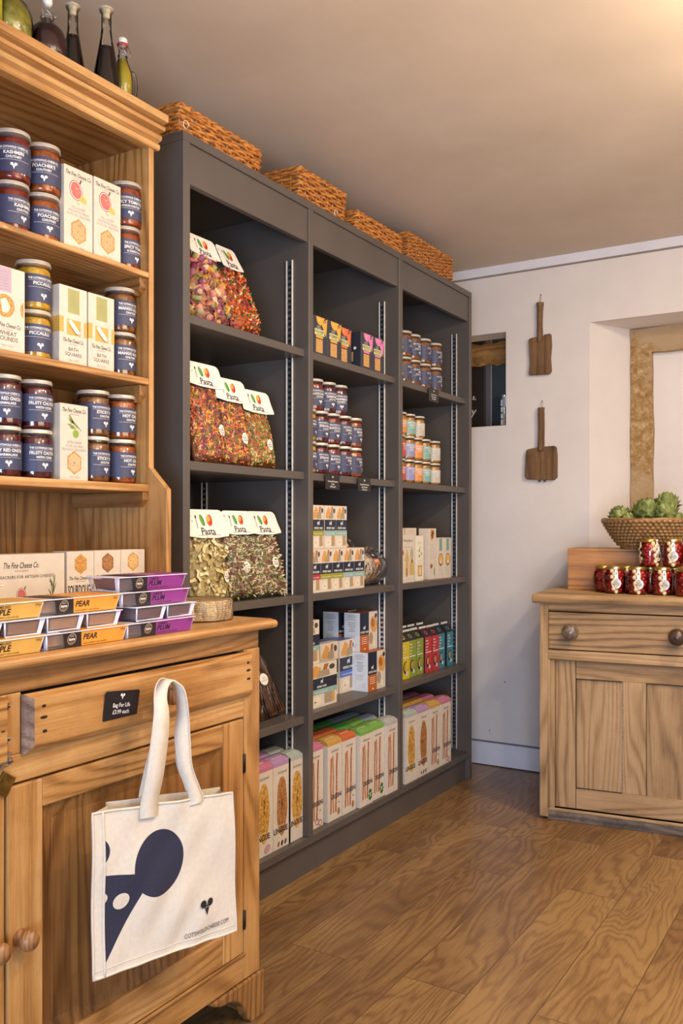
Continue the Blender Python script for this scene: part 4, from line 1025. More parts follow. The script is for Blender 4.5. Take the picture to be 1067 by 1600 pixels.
# front strap, local (x, y, z-.36)
P = [(.003, .120, .270), (.004, .121, .300), (.010, .129, .350), (.012, .139, .420), (.012, .143, .465), (.006, .145, .495), (-.004, .156, .514), (-.012, .173, .5235), (-.014, .190, .518), (-.014, .206, .500), (-.012, .213, .455), (-.008, .209, .405), (-.002, .212, .350), (.002, .228, .305), (.003, .236, .280), (.003, .236, .270)]
Wd = [(.0, .040, -.004)] * 4 + [(.002, .034, -.004), (.010, .022, -.002), (.026, .008, .003), (.034, .002, .002), (.034, -.002, .0), (.034, .001, 0), (.030, .006, 0), (.020, .022, -.003), (.010, .024, -.003), (.004, .026, -.002), (.002, .030, 0), (.0, .032, 0)]
def run_strap(P, Wd):
    pp = catmull(P, 8); ww = catmull(Wd, 8); nn = []
    for i in range(len(pp)):
        t = Vector(pp[min(i + 1, len(pp) - 1)]) - Vector(pp[max(i - 1, 0)]); nv = t.cross(Vector(ww[i])); nn.append(tuple(nv.normalized()) if nv.length > 1e-9 else (1, 0, 0))
    return strap(pp, ww, nn, 'handle')
run_strap(P, Wd)
P2 = [(x - .024 - (.012 if z < .36 else 0), y + .017, z - (.0045 if z > .5 else .002)) for x, y, z in P]
run_strap(P2, [(a * .35, b_ * .8, c) for a, b_, c in Wd])

# ------------------------------------------------------------------ bottles and jars on top of the dresser
TZ = 2.257
DARK = flat('#1c0f0c', .15, .1, 20, coat=.5); OIL = sauce('#8a7a12', '#b8a428', 8); PURP = flat('#3a1a1e', .2, .1, 10, coat=.5); PICK = sauce('#6f6a22', '#a79d3e', 25)
def cone_bottle(loc, fill_t, label, h=.272):
    o = empty('glass_bottle', loc, label, 'bottle', 'bottles on the dresser cornice')
    pr_ = [(.030, 0), (.034, .004), (.034, .012), (.030, .05), (.0145, h * .64), (.0125, h * .74), (.0122, h * .90), (.0165, h * .935), (.0165, h * .95)]
    b = MB(); b.lathe(pr_, 28, GLASS, cap=False); b.build('glass', o)
    def rad(z):
        for (r0, z0), (r1, z1_) in zip(pr_, pr_[1:]):
            if z0 <= z <= z1_ and z1_ > z0: return (r0 + (r1 - r0) * (z - z0) / (z1_ - z0)) * .93
        return .01
    zz = [.003 + (h * fill_t - .003) * i / 12 for i in range(13)]
    b = MB(); b.lathe([(0, .003)] + [(rad(z), z) for z in zz] + [(0, h * fill_t)], 24, DARK, cap=False); b.build('dark_vinegar', o)
    b = MB(); b.lathe([(0, h * .87), (.008, h * .87), (.0095, h * .95), (.0175, h * .955), (.0175, h * .965), (.0165, h * .97), (.009, h * .972), (.011, h * .985), (.008, h), (0, h)], 20, CORK, cap=False); b.lathe([(.0182, h * .95), (.0182, h * .967)], 20, LIDG, cap=False); b.build('stopper', o)
    return o
cone_bottle((-1.712, 1.537, TZ), .62, 'tall conical bottle of dark vinegar, left one of two', .216)
cone_bottle((-1.652, 1.590, TZ), .52, 'tall conical bottle of dark vinegar, right one of two, nearer the green oil', .216)
def swing(o, z, r, red=True):
    b = MB(); b.lathe([(0, z - .004), (.008, z - .004), (.010, z), (.012, z + .003), (.012, z + .012), (.009, z + .016), (0, z + .017)], 18, flat('#e9e4da', .35), cap=False); b.build('stopper', o)
    if red: b = MB(); b.lathe([(r + .0005, z - .006), (r + .003, z - .004), (r + .003, z), (r + .0005, z + .001)], 18, flat('#a8322a', .5), cap=False); b.build('rubber_seal', o)
    b = MB()
    for s in (-1, 1): b.tube([(s * r * .3, s * .012, z + .008), (.006, s * (r + .004), z - .004), (.016, s * (r + .002), z - .022), (.020, s * .004, z - .034)], .0012, STEEL, 6)
    b.tube([(r * 1.05 * cos(a), r * 1.05 * sin(a), z - .030) for a in [2 * pi * i / 20 for i in range(20)]], .0012, STEEL, 6, closed=True)
    b.build('wire_clasp', o)
o = empty('oil_bottle', (-1.655, 1.648, TZ), 'small swing-top bottle of green oil with a glass handle', 'bottle')
b = MB(); b.lathe([(.020, 0), (.0245, .004), (.0255, .03), (.0255, .06), (.023, .080), (.016, .098), (.0115, .112), (.0105, .130), (.0115, .148)], 26, GLASS, cap=False); b.build('glass', o)
b = MB(); b.lathe([(0, .003), (.0225, .004), (.0235, .058), (.021, .078), (.014, .096), (.0098, .110), (0, .111)], 24, OIL, cap=False); b.build('green_oil', o)
b = MB(); b.tube(catmull([(.002, .022, .088), (.004, .036, .088), (.004, .043, .066), (.004, .040, .035), (.002, .024, .025)], 6), .004, GLASS, 8); b.build('handle', o)
swing(o, .149, .0115)
o = empty('liqueur_bottle', (-1.665, 1.418, TZ), 'round-shouldered swing-top bottle of dark purple liquid', 'bottle')
b = MB(); b.lathe([(.036, 0), (.043, .006), (.045, .03), (.0445, .052), (.038, .074), (.024, .088), (.0155, .094), (.0145, .108), (.0135, .122), (.0145, .135)], 32, GLASS, cap=False); b.build('glass', o)
b = MB(); b.lathe([(0, .003), (.040, .006), (.0425, .03), (.042, .052), (.0355, .072), (.022, .086), (.0135, .093), (.0125, .103), (0, .104)], 32, PURP, cap=False); b.build('dark_liqueur', o)
swing(o, .138, .0145, False)
o = empty('clip_jar', (-1.672, 1.318, TZ), 'round green clip-top jar of preserved vegetables, between the yellow bottle and purple bottle', 'jar')
b = MB(); b.lathe([(.040, 0), (.049, .01), (.052, .04), (.050, .066), (.042, .088), (.030, .100), (.028, .115)], 32, GLASS, cap=False); b.build('glass', o)
b = MB(); b.lathe([(0, .003), (.046, .01), (.049, .04), (.047, .066), (.039, .086), (.026, .098), (0, .100)], 32, PICK, cap=False); b.build('pickles', o)
b = MB(); b.lathe([(.030, .116), (.032, .121), (.030, .127), (0, .130)], 28, GLASS, cap=False); b.build('lid', o)
b = MB(); b.tube([(.031 * cos(a), .031 * sin(a), .112) for a in [2 * pi * i / 24 for i in range(24)]], .0014, STEEL, 6, closed=True); b.tube(catmull([(.030, .01, .112), (.046, .012, .116), (.050, .012, .128), (.036, .01, .134)], 5), .0014, STEEL, 6); b.build('wire_clasp', o)
o = empty('oil_bottle', (-1.655, 1.245, TZ), 'yellow green oil bottle cut by the left edge of the picture', 'bottle')
b = MB(); b.lathe([(.030, 0), (.036, .004), (.036, .16), (.028, .19), (.013, .21), (.0125, .25)], 28, GLASS, cap=False); b.build('glass', o)
b = MB(); b.lathe([(0, .003), (.0335, .004), (.0335, .158), (.026, .186), (0, .19)], 28, sauce('#a8a010', '#cfc82c', 6), cap=False); b.build('oil', o)
b = MB(); b.lathe([(0, .235), (.010, .235), (.011, .25), (.013, .254), (.013, .262), (0, .264)], 18, CORK, cap=False); b.build('stopper', o)

# ------------------------------------------------------------------ pasta bags
def pillow(w, h, t):
    def f(u, v, side=1):   # u -1..1, v 0..1
        ww = w / 2 * (1 - .16 * v ** 3) * (1 if v > .04 else .94 + 1.5 * v)
        k = max(0, 1 - abs(u) ** 3.2) ** .7; q = (min(1, (v / .08)) ** .5) * (max(0, 1 - (v / 1.02) ** 5)) ** .6
        return (side * t / 2 * k * q + (0), ww * u, h * v)
    return f
def piece_shell(b, c, s, M, mat):
    vs = []; n = 7; m = 5
    for i in range(m):
        for j in range(n):
            a = -2.0 + 4.0 * j / (n - 1); z = (i / (m - 1) - .5) * 2; r = s * (1 - .55 * z * z) * .62
            vs.append(M @ Vector((r * cos(a), r * sin(a), z * s * 1.0)) + c)
    fs = [(i * n + j, i * n + j + 1, (i + 1) * n + j + 1, (i + 1) * n + j) for i in range(m - 1) for j in range(n - 1)]; b.add(vs, fs, mat, True)
def piece_fusilli(b, c, s, M, mat):
    vs = []; n = 16
    for i in range(n):
        a = i / (n - 1) * 3.2 * pi; z = (i / (n - 1) - .5) * 2 * s
        for k in range(4): q = a + k * pi / 2; r = s * (.30 if k % 2 == 0 else .10); vs.append(M @ Vector((r * cos(q), r * sin(q), z)) + c)
    fs = []
    for i in range(n - 1):
        for k in range(4): l = (k + 1) % 4; fs.append((i * 4 + k, i * 4 + l, i * 4 + 4 + l, i * 4 + 4 + k))
    b.add(vs, fs, mat, False)
def piece_ring(b, c, s, M, mat):
    vs = []; n = 8; m = 5
    for i in range(n):
        a = 2 * pi * i / n
        for j in range(m): q = 2 * pi * j / m; r = s * (.62 + .30 * cos(q)); vs.append(M @ Vector((r * cos(a), r * sin(a), s * .34 * sin(q))) + c)
    fs = [(i * m + j, i * m + (j + 1) % m, ((i + 1) % n) * m + (j + 1) % m, ((i + 1) % n) * m + j) for i in range(n) for j in range(m)]; b.add(vs, fs, mat, True)
def piece_stick(b, c, s, M, mat):
    pts = [M @ Vector((0, s * .15 * sin(t * 3), (t - .5) * 2 * s)) + c for t in (0, .33, .66, 1)]; b.tube(pts, [s * .08, s * .24, s * .24, s * .08], mat, 5)
def piece_ribbon(b, c, s, M, mat):
    vs = []; n = 14; a0 = R.uniform(0, 6)
    for i in range(n):
        a = a0 + i / (n - 1) * R.uniform(3.0, 3.3); r = s * (.8 + .2 * sin(i)); w = s * .20
        for k in (-1, 1): vs.append(M @ Vector((r * cos(a), r * sin(a) * .7, k * w + s * .2 * sin(a * 2))) + c)
    fs = [(2 * i, 2 * i + 1, 2 * i + 3, 2 * i + 2) for i in range(n - 1)]; b.add(vs, fs, mat, True)
def header_art(w, h, mid=True):
    A = Art()
    A.ell(w * -.10, h * .60, h * .10, h * .22, card('#3e8a3a'), 2, 16, .3); A.ell(w * -.12, h * .62, h * .045, h * .17, card('#7cb342'), 3, 12, .3)
    A.ell(w * .08, h * .60, h * .15, h * .22, card('#d9532f'), 2, 16, -.2); A.ell(w * .05, h * .66, h * .10, h * .12, card('#eeb04a'), 3, 12, -.2); A.ell(w * .10, h * .52, h * .04, h * .08, card('#a8281f'), 3, 10)
    A.rect(w * -.245, h * .30, w * -.235, h * .72, INK, 2); A.ell(w * -.24, h * .72, w * .018, h * .07, INK, 2, 8)
    A.ell(w * -.38, h * .76, w * .03, w * .03, card('#c9c2b8'), 2, 12); A.ell(w * -.34, h * .56, w * .012, w * .012, OLIV, 2, 8)
    A.text('Pasta', w * .0, h * .20, h * .26, INK, maxw=w * .62, bold=.012); A.rect(w * -.26, h * .045, w * -.06, h * .06, card('#3e8a3a'), 2); A.rect(w * .08, h * .045, w * .28, h * .06, card('#c8352c'), 2)
    return A
def pasta_bag(label, y, z, w, h, kind, colors, n, s, lean=12, yaw=0, x=-1.70, card_w=.15, card_h=.07, thick=.06, ctop=None, sticker=True, roll=0, band=None, back='#b0703a', group='clear bags of pasta on the near bay shelves'):
    o = empty('pasta_bag', (x - thick / 2 - .002, y, z + .001), label, 'pasta bag', group)
    o.rotation_euler = (radians(roll), radians(-lean), radians(yaw))
    f = pillow(w, h, thick)
    bb = MB(); nu, nv = 16, 20
    def shell(fac, mat, b):
        for side in (1, -1):
            g = pillow(w * fac, h * fac, thick * fac); vs = [tuple(g(-1 + 2 * i / nu, j / nv, side)) for j in range(nv + 1) for i in range(nu + 1)]
            fs = [(j * (nu + 1) + i, j * (nu + 1) + i + 1, (j + 1) * (nu + 1) + i + 1, (j + 1) * (nu + 1) + i) if side > 0 else (j * (nu + 1) + i, (j + 1) * (nu + 1) + i, (j + 1) * (nu + 1) + i + 1, j * (nu + 1) + i + 1) for j in range(nv) for i in range(nu)]
            b.add(vs, fs, mat, True)
    b = MB(); shell(.90, speck(back, back, 80), b)
    fn = {'shell': piece_shell, 'fusilli': piece_fusilli, 'ring': piece_ring, 'stick': piece_stick, 'ribbon': piece_ribbon}[kind]
    g = pillow(w * .93, h * .93, thick * .93); rr = random.Random(hash(label) % 1000 if False else sum(map(ord, label)))
    cm = [sauce(c, c, 60) if False else flat(c, .5, .10, 150) for c in colors]
    for i in range(n):
        u = rr.uniform(-.97, .97); v = rr.uniform(.03, .93); p = Vector(g(u, v, 1)) - Vector((s * .35, 0, 0)); p.z += .004
        M = Matrix.Rotation(rr.uniform(0, 6.28), 3, 'X') @ Matrix.Rotation(rr.uniform(0, 6.28), 3, 'Y') @ Matrix.Rotation(rr.uniform(0, 6.28), 3, 'Z')
        if band and rr.random() < .7: mat = cm[int((v * len(cm) * 1.0 + rr.uniform(-.6, .6))) % len(cm)]
        else: mat = rr.choice(cm)
        fn(b, p, s * rr.uniform(.85, 1.15), M, mat)
    b.build('pasta', o, kind='stuff')
    b = MB(); shell(1.0, FILM, b); b.build('clear_film', o)
    if card_h:
        cw, ch = card_w, card_h; zc = h * .90
        pts = []
        for i in range(9): a = pi - (pi / 2) * i / 8; pts.append((-cw * .34 + cw * .12 * cos(a), ch * .78 + ch * .22 * sin(a)))
        for i in range(9): a = pi / 2 - (pi / 2) * i / 8; pts.append((cw * .34 + cw * .12 * cos(a), ch * .78 + ch * .22 * sin(a)))
        pts += [(cw * .47, ch * .45), (cw * .50, ch * .12), (cw * .49, ch * .02), (cw * .2, -ch * .05), (-cw * .2, -ch * .05), (-cw * .49, ch * .02), (-cw * .50, ch * .12), (-cw * .47, ch * .45)]
        b = MB(); n0 = 0
        b.prism([(u, v) for u, v in pts][::-1], -.0006, .0006, card('#f3ede2'), 'yz'); header_art(cw, ch).emit(b, on_front(.0006), .0003)
        # tilt the card forwards over the bag neck
        T = Matrix.Translation((thick * .42, 0, zc - .004)) @ Matrix.Rotation(radians(-9), 4, 'Y'); b.xf(T); b.build('header_card', o)
    if sticker:
        sy, sz = (w * .18, h * .40) if sticker is True else sticker
        t0 = f(sy / (w / 2), sz / h, 1)[0] + .0015; b = MB(); A = Art(); A.ell(0, 0, .0185, .0185, card('#f4f0e8'), 1, 28); A.ring(0, 0, .0178, .0186, OLIV, 2, 28)
        for i, t in enumerate(('NO', 'ARTIFICIAL', 'COLOURINGS')): A.text(t, 0, .008 - i * .007, .0038, INK, maxw=.027, bold=.01)
        A.emit(b, lambda u, v, o_: (f((sy + u) / (w / 2), (sz + v) / h, 1)[0] + .0012 + o_, sy + u, sz + v)); b.build('round_sticker', o)
    return o
MIX1 = ['#c0687c', '#9c5670', '#d99a3a', '#98944e', '#e09878', '#e2c28e']
MIX2 = ['#e8742a', '#e06424', '#e8863a', '#e8742a', '#6c7a38', '#e8c888', '#a8405a']
MIX3 = ['#e8843a', '#a03c48', '#708440', '#e8b84a', '#e06a3a', '#7c4058', '#e8a04a']
MIX4 = ['#8e3a42', '#a5ae68', '#e8dcb4', '#6f8450', '#b05a58', '#dcd4a0', '#e8dcb4']
s1, s2, s3, s4 = SH
pasta_bag('clear bag of big coloured pasta shells, cut off by the bookcase frame', 2.014, s1, .16, .265, 'shell', MIX1, 135, .021, 12, 0, -1.735, sticker=(.035, .115), card_w=.13, back='#a8644c')
pasta_bag('clear bag of big coloured pasta shells, left of the orange spirals', 2.100, s1, .165, .24, 'shell', MIX1, 135, .021, 14, 0, -1.70, sticker=(.052, .10), card_w=.14, back='#a8644c')
pasta_bag('clear bag hidden behind the shells, with just its card showing', 2.25, s1, .15, .26, 'shell', MIX1, 60, .015, 6, 0, -1.88, sticker=False, card_w=.14)
pasta_bag('clear bag of orange spiral pasta, right end of the top near shelf', 2.250, s1, .175, .235, 'fusilli', MIX2, 300, .017, 17, 6, -1.69, sticker=(.05, .10), card_w=.125, card_h=.08, thick=.07, back='#b8581e', roll=4)
GBk = None
for y, nm, cols_, sk in ((2.012, 'leftmost, cut by the frame', MIX3, (.035, .10)), (2.085, 'second from the left', MIX3, (.04, .10)), (2.205, 'third from the left', MIX3[::-1], (.03, .085)), (2.335, 'rightmost', ['#c9842c', '#8f9a40', '#d9a04a', '#c8602c', '#7a7a38', '#d8c07a'], (.03, .075))):
    hh2 = {2.012: .268, 2.085: .262, 2.205: .228, 2.335: .205}[y]
    pasta_bag('clear bag of small multicoloured pasta, %s on the second near shelf' % nm, y, s2, .158, hh2, 'ring', cols_, 430, .0082, 9, 0, -1.70 if y > 2.03 else -1.765, sticker=sk, card_w=.165, card_h=.075, back='#a8642c')
pasta_bag('clear bag of pale ribbon pasta nests, beside the wafer stack', 2.085, s3, .19, .225, 'ribbon', ['#e3d096', '#d9c484', '#eddeae'], 190, .026, 8, 0, -1.70, sticker=(.06, .075), card_w=.19, card_h=.085, back='#c9b67a')
pasta_bag('clear bag of pale ribbon pasta, mostly cut off by the bookcase frame', 2.003, s3, .14, .21, 'ribbon', ['#d9c58c', '#cdb878', '#e3d4a2'], 90, .018, 10, 0, -1.765, sticker=(.03, .06), card_w=.13, card_h=.07, back='#c9b67a')
pasta_bag('clear bag of red and green twists, middle of the third near shelf', 2.245, s3, .165, .235, 'stick', MIX4, 430, .0140, 9, 0, -1.70, sticker=(.0, .10), card_w=.17, card_h=.075, back='#7a6a44')
pasta_bag('clear bag of red and green twists, right end of the third near shelf', 2.395, s3, .165, .235, 'stick', MIX4, 430, .0140, 12, 0, -1.70, sticker=(.015, .11), card_w=.17, card_h=.078, back='#7a6a44')
for y in (2.13, 2.30):
    pasta_bag('pale backed bag behind the front row, %s of two' % ('left' if y < 2.2 else 'right'), y, s3, .15, .235, 'stick', MIX4, 40, .01, 4, 0, -1.90, sticker=False, card_w=.15, card_h=.06)
# brown spaghetti bag on the fourth shelf
o = empty('spaghetti_bag', (-1.765, 2.425, s4 + .001), 'clear bag of dark brown spaghetti on the lowest near shelf, behind the dresser', 'pasta bag'); o.rotation_euler = (radians(8), radians(-19), radians(-6))
b = MB(); rr = random.Random(5)
for i in range(150):
    x = rr.uniform(-.018, .018); y = rr.uniform(-.075, .075); y2 = y * .55 + rr.uniform(-.01, .01); b.tube([(x, y, .006), (x, (y + y2) / 2, .13), (x * .8, y2, .262)], .0019, flat(rr.choice(['#7a4c2c', '#8f5e38', '#64391f']), .5), 5)
b.build('spaghetti', o, kind='stuff')
b = MB(); f = pillow(.18, .30, .055)
for side in (1, -1):
    vs = [tuple(f((-1 + 2 * i / 10) * (1 - .45 * j / 14), j / 14, side)) for j in range(15) for i in range(11)]
    b.add(vs, [(j * 11 + i, j * 11 + i + 1, (j + 1) * 11 + i + 1, (j + 1) * 11 + i) for j in range(14) for i in range(10)], FILM, True)
b.build('clear_film', o)
b = MB(); A = Art(); A.ell(0, 0, .02, .02, card('#f0ece2'), 1, 28); A.text('WILD', 0, .004, .0045, INK); A.text('BOTTEGA', 0, -.005, .0045, INK, maxw=.028); A.emit(b, lambda u, v, o_: (.029 + o_, u + .012, v + .13)); b.build('round_sticker', o)

# ------------------------------------------------------------------ dark cartons, top shelf of the middle bay
DK = flat('#33333d', .4, .04, 60, name='dark_carton'); YLW = card('#e6a83e'); ORA = card('#e2703a'); PNK = card('#dd7fae'); LIM = card('#d8d592')
def dark_carton(label, y, hue, word, x=-1.700, w=.094, h=.134, d=.06):
    A = Art()
    A.poly([(w * .22, h * .985), (w * .80, h * .985), (w * .80, h * .98), (w * .62, h * .80), (w * .50, h * .76), (w * .34, h * .80), (w * .25, h * .88)], hue, 1)
    A.poly([(w * .55, h * .84), (w * .98, h * .985), (w * .90, h * .50)], hue, 2); A.ell(w * .75, h * .88, w * .03, w * .05, DK, 3, 8); A.ell(w * .86, h * .90, w * .03, w * .05, DK, 3, 8); A.mouse(w * .42, h * .885, .009, LIM, hue, 3)
    A.lines(w * .40, h * .73, w * .32, 2, .006, .0012, WHITE, 2)
    A.rect(w * .12, h * .50, w * .78, h * .66, LIM, 1); A.text(word, w * .45, h * .60, .0085, DK, 2, maxw=w * .6, bold=.03); A.text('CRACKERS', w * .45, h * .535, .006, DK, 2, maxw=w * .5)
    A.rect(w * .20, h * .43, w * .68, h * .49, hue, 1); A.rect(w * .20, h * .05, w * .66, h * .40, BISC, 1)
    for i in range(14): A.ell(w * R.uniform(.24, .62), h * R.uniform(.08, .37), .0009, .0009, BISCD, 2, 6)
    L = Art(); L.rect(d * .30, h * .18, d * .42, h * .45, BISC, 1); L.ell(d * .55, h * .55, .006, .006, WHITE, 1, 12)
    return carton('cracker_carton', label, (x, y, s1), w, d, h, DK, A, L, group='dark cracker cartons on the top shelf, middle bay')
dark_carton('dark cracker carton with yellow flash, left one of two', 2.597, YLW, 'OATS & HONEY')
dark_carton('dark cracker carton with yellow flash, right one of two', 2.6925, YLW, 'ROSEMARY')
dark_carton('dark cracker carton with orange flash', 2.790, ORA, 'CHARCOAL', x=-1.716)
dark_carton('dark cracker carton with pink flash, left one of two', 2.920, PNK, 'BEETROOT', x=-1.695)
dark_carton('dark cracker carton with pink flash, right one of two', 3.0165, PNK, 'BEETROOT', x=-1.700)

# ------------------------------------------------------------------ crispbread cartons with navy bands
KN = card('#262c3c'); TOAST = card('#d69a4e'); TOASTD = card('#a8682e'); CRISP = speck('#8a7a62', '#b3a284', 300); GRN = card('#9a9a2c'); TEA = card('#8fb0a8'); REDB = card('#b8354a'); BLU = card('#4a6fc0'); RST = card('#b8632a')
def dog(A, cx, cy, s, m):   # small curled emblem
    A.poly([(cx - s * .5, cy - s * .4), (cx - s * .5, cy + s * .25), (cx - s * .2, cy + s * .35), (cx + s * .15, cy + s * .15), (cx + s * .30, cy + s * .55), (cx + s * .55, cy + s * .6), (cx + s * .42, cy + s * .1), (cx + s * .38, cy - s * .4), (cx + s * .15, cy - s * .4), (cx + s * .05, cy - s * .12), (cx - s * .2, cy - s * .12), (cx - s * .25, cy - s * .4)], m, 3)
def crisp_art(w, h, col, word='SOURDOUGH CRISPBREAD'):
    A = Art(); A.poly([(w * .08, h * .78), (w * .30, h * .97), (w * .50, h * .90), (w * .42, h * .70), (w * .10, h * .70)], TOAST, 1); A.poly([(w * .38, h * .68), (w * .78, h * .70), (w * .74, h * .84), (w * .44, h * .84)], CRISP, 2); A.poly([(w * .55, h * .84), (w * .68, h * .84), (w * .74, h * .97), (w * .60, h * .97)], TOASTD, 1)
    A.ell(w * .84, h * .88, w * .09, h * .06, KN, 2, 14); A.ell(w * .84, h * .88, w * .06, h * .04, card('#56504a'), 3, 12)
    A.rect(0, h * .42, w, h * .67, KN, 2); dog(A, w * .52, h * .585, h * .10, card('#cfd2d8')); A.text("PETER'S YARD", w * .52, h * .475, h * .045, WHITE, 3, maxw=w * .72, bold=.03)
    A.rect(0, h * .30, w, h * .42, col, 2); A.text(word, w * .5, h * .35, h * .03, WHITE, 3, maxw=w * .8)
    A.ell(w * .30, h * .15, w * .22, h * .11, card('#e3d6bd'), 1, 18); A.ell(w * .32, h * .14, w * .035, h * .018, TOASTD, 2, 10); A.rect(w * .60, h * .06, w * .84, h * .30, CRISP, 1); A.rect(w * .84, h * .06, w * .92, h * .30, TOAST, 1)
    return A
def crisp_box(label, loc, col, w=.0755, d=.055, h=.1535, **k):
    return carton('crispbread_box', label, loc, w, d, h, CREAM, crisp_art(w, h, col), None, group='navy banded crispbread boxes in the middle bay', **k)
ys_ = [2.612 - .001, 2.690, 2.768, 2.846, 2.924]
XC = -1.705
for (y, col, nm) in ((2.573 + .005, REDB, 'red stripe, leftmost'), (2.655, GRN, 'green stripe, left of two'), (2.732, GRN, 'green stripe, right of two'), (2.809, TEA, 'teal stripe, left of two'), (2.886, TEA, 'teal stripe, right of two')):
    crisp_box('lower navy banded crispbread box with %s' % nm, (XC, y, s3), col)
for (y, col, nm) in ((2.600, GRN, 'green stripe, left'), (2.680, TEA, 'teal stripe, middle'), (2.757, TEA, 'teal stripe, right')):
    crisp_box('upper navy banded crispbread box with %s' % nm, (XC, y, s3 + .154), col)
def cracker_roll(label, loc, r, l, rz, tilt=0):
    o = empty('cracker_roll', loc, label, 'cracker roll', 'round crispbread rolls in clear wrap', rz)
    OAT = speck('#a8916f', '#d3bf9c', 260); b = MB()
    prof = [(0, 0)]; n = 15
    for i in range(n): q = l * i / n; prof += [(r * .97, q), (r, q + l / n * .3), (r, q + l / n * .7), (r * .97, q + l / n * .95)]
    prof += [(0, l)]; b.lathe(prof, 40, OAT, (0, 0, r), 'y', cap=False); b.lathe([(r * 1.012, l * .30), (r * 1.012, l * .80)], 40, TOAST, (0, 0, r), 'y', cap=False); b.build('crispbreads', o)
    b = MB(); b.lathe([(0, -.003), (r * .9, -.003), (r * 1.02, .002), (r * 1.025, l), (r * .9, l + .004), (0, l + .004)], 40, FILM, (0, 0, r), 'y', cap=False)
    for i in range(7):
        a = R.uniform(.9, 2.0); y = R.uniform(.1, .9) * l; b.add([(r * cos(a), y, r + r * sin(a)), (r * 1.25 * cos(a), y + .02, r + r * 1.25 * sin(a) + .006), (r * cos(a + .25), y + .035, r + r * sin(a + .25)), (r * 1.1 * cos(a - .1), y + .04, r + r * 1.2 * sin(a))], [(0, 1, 2), (1, 3, 2)], FILM)
    b.build('clear_wrap', o)
    b = MB(); R1 = r * 1.03
    def mp(u, v, o_): a = radians(38) - v / R1 * 1; return ((R1 + o_) * cos(a + 0), u, r + (R1 + o_) * sin(a))
    A = Art()
    def strip(u0, v0, u1, v1, m, lay): 
        for k in range(6): A.rect(u0, v0 + (v1 - v0) * k / 6, u1, v0 + (v1 - v0) * (k + 1) / 6, m, lay)
    strip(l * .36, -.030, l * .66, .004, KN, 1); strip(l * .36, .004, l * .66, .030, RST, 1); dog(A, l * .51, -.014, -.014, WHITE); A.rect(l * .40, .010, l * .62, .0125, WHITE, 2); A.rect(l * .40, .016, l * .60, .0185, WHITE, 2)
    A.emit(b, mp); b.build('paper_label', o)
    return o
cracker_roll('round crispbread roll in clear wrap, lying at the right end of the shelf', (-1.776, 2.992, s3 + .001), .067, .168, radians(2))
cracker_roll('round crispbread roll behind the stacked boxes, its orange label peeping above them', (-1.905, 2.990, s3 + .0755), .058, .15, radians(0))
b = MB(); b.box(-1.97, 2.94, s3, -1.852, 3.16, s3 + .0745, CREAM, .001); tag(b.build('crispbread_box'), 'flat cream box lying under the rear crispbread roll', 'box')

# lower shelf of the middle bay: larger boxes
def side_text(d, h, m=INK):
    L = Art(); L.rect(0, 0, d, h, card('#e2e6ea'), 0.5)
    for k in range(5): L.lines(d * .48, h * (.93 - .03 * k), d * .72, 1, 1, h * .006, m, 1)
    for k in range(6): L.lines(d * .5, h * (.74 - .045 * k), d * .5, 1, 1, h * .010, m, 1)
    for k in range(7): L.lines(d * .45, h * (.42 - .022 * k), d * .7, 1, 1, h * .004, GREYT, 1)
    for k in range(6): L.rect(d * .62, h * (.20 - .02 * k), d * .85, h * (.203 - .02 * k), GREYT, 1)
    return L
def band_art(w, h, col):   # vertical navy over rust band, crispbread picture to the right
    A = Art(); A.rect(0, h * .42, w * .50, h, KN, 1); A.rect(0, 0, w * .50, h * .42, col, 1); dog(A, w * .25, h * .60, h * .10, WHITE); A.text("PETER'S YARD", w * .26, h * .49, h * .05, WHITE, 3, maxw=w * .44, bold=.03)
    for k in range(4): A.rect(w * .10, h * (.34 - .05 * k), w * .40, h * (.352 - .05 * k), WHITE, 2)
    A.ell(w * .27, h * .05, w * .05, h * .015, WHITE, 2, 10)
    A.ell(w * .78, h * .66, w * .20, h * .22, TOAST, 1, 18, .3); A.ell(w * .72, h * .70, w * .10, h * .12, TOASTD, 2, 14, .3); A.ell(w * .62, h * .30, w * .11, h * .16, CRISP, 2, 16); A.ell(w * .80, h * .14, w * .09, h * .09, card('#e3d6bd'), 1, 16); A.ell(w * .90, h * .88, w * .07, h * .06, KN, 2, 14)
    return A
def rustbox(label, loc, w=.140, d=.072, h=.152):
    T = Art(); T.rect(0, 0, w, d, card('#a85a2e'), 1)
    return carton('crispbread_box', label, loc, w, d, h, CREAM, band_art(w, h, RST), side_text(d, h), T)
rustbox('cream box with navy over rust band, front right of the fourth shelf', (-1.729, 3.026 + .006, s4), .142)
rustbox('cream box with navy over rust band, stacked on the front right one', (-1.770, 3.040, s4 + .1522), .142)
b = MB(); b.box(-.072, 0, 0, 0, .142, .152, CREAM, .001)
o = b.build('crispbread_box'); o.location = (-1.865, 3.036, s4); tag(o, 'cream box hidden behind the front right rust banded box', 'box')
rustbox('cream box with text side, at the back behind the stacked rust banded one', (-1.865, 3.034, s4 + .1522), .142)
T = Art(); T.rect(0, 0, .126, .09, card('#50649c'), 1)
A = crisp_art(.126, .205, BLU); carton('crispbread_box', 'tall cream box with navy band and blue stripe', (-1.800, 2.938, s4), .126, .09, .205, CREAM, A, None, T)
T = Art(); T.rect(0, 0, .126, .05, card('#50649c'), 1)
carton('crispbread_box', 'tall cream box beside the blue striped one, behind the stacked pair', (-1.805, 2.807, s4), .126, .085, .205, CREAM, crisp_art(.126, .205, TEA), None, T)
carton('crispbread_box', 'wide cream box with navy band, front left of the fourth shelf', (-1.727, 2.585, s4), .213, .070, .156, CREAM, crisp_art(.213, .156, TEA), None)
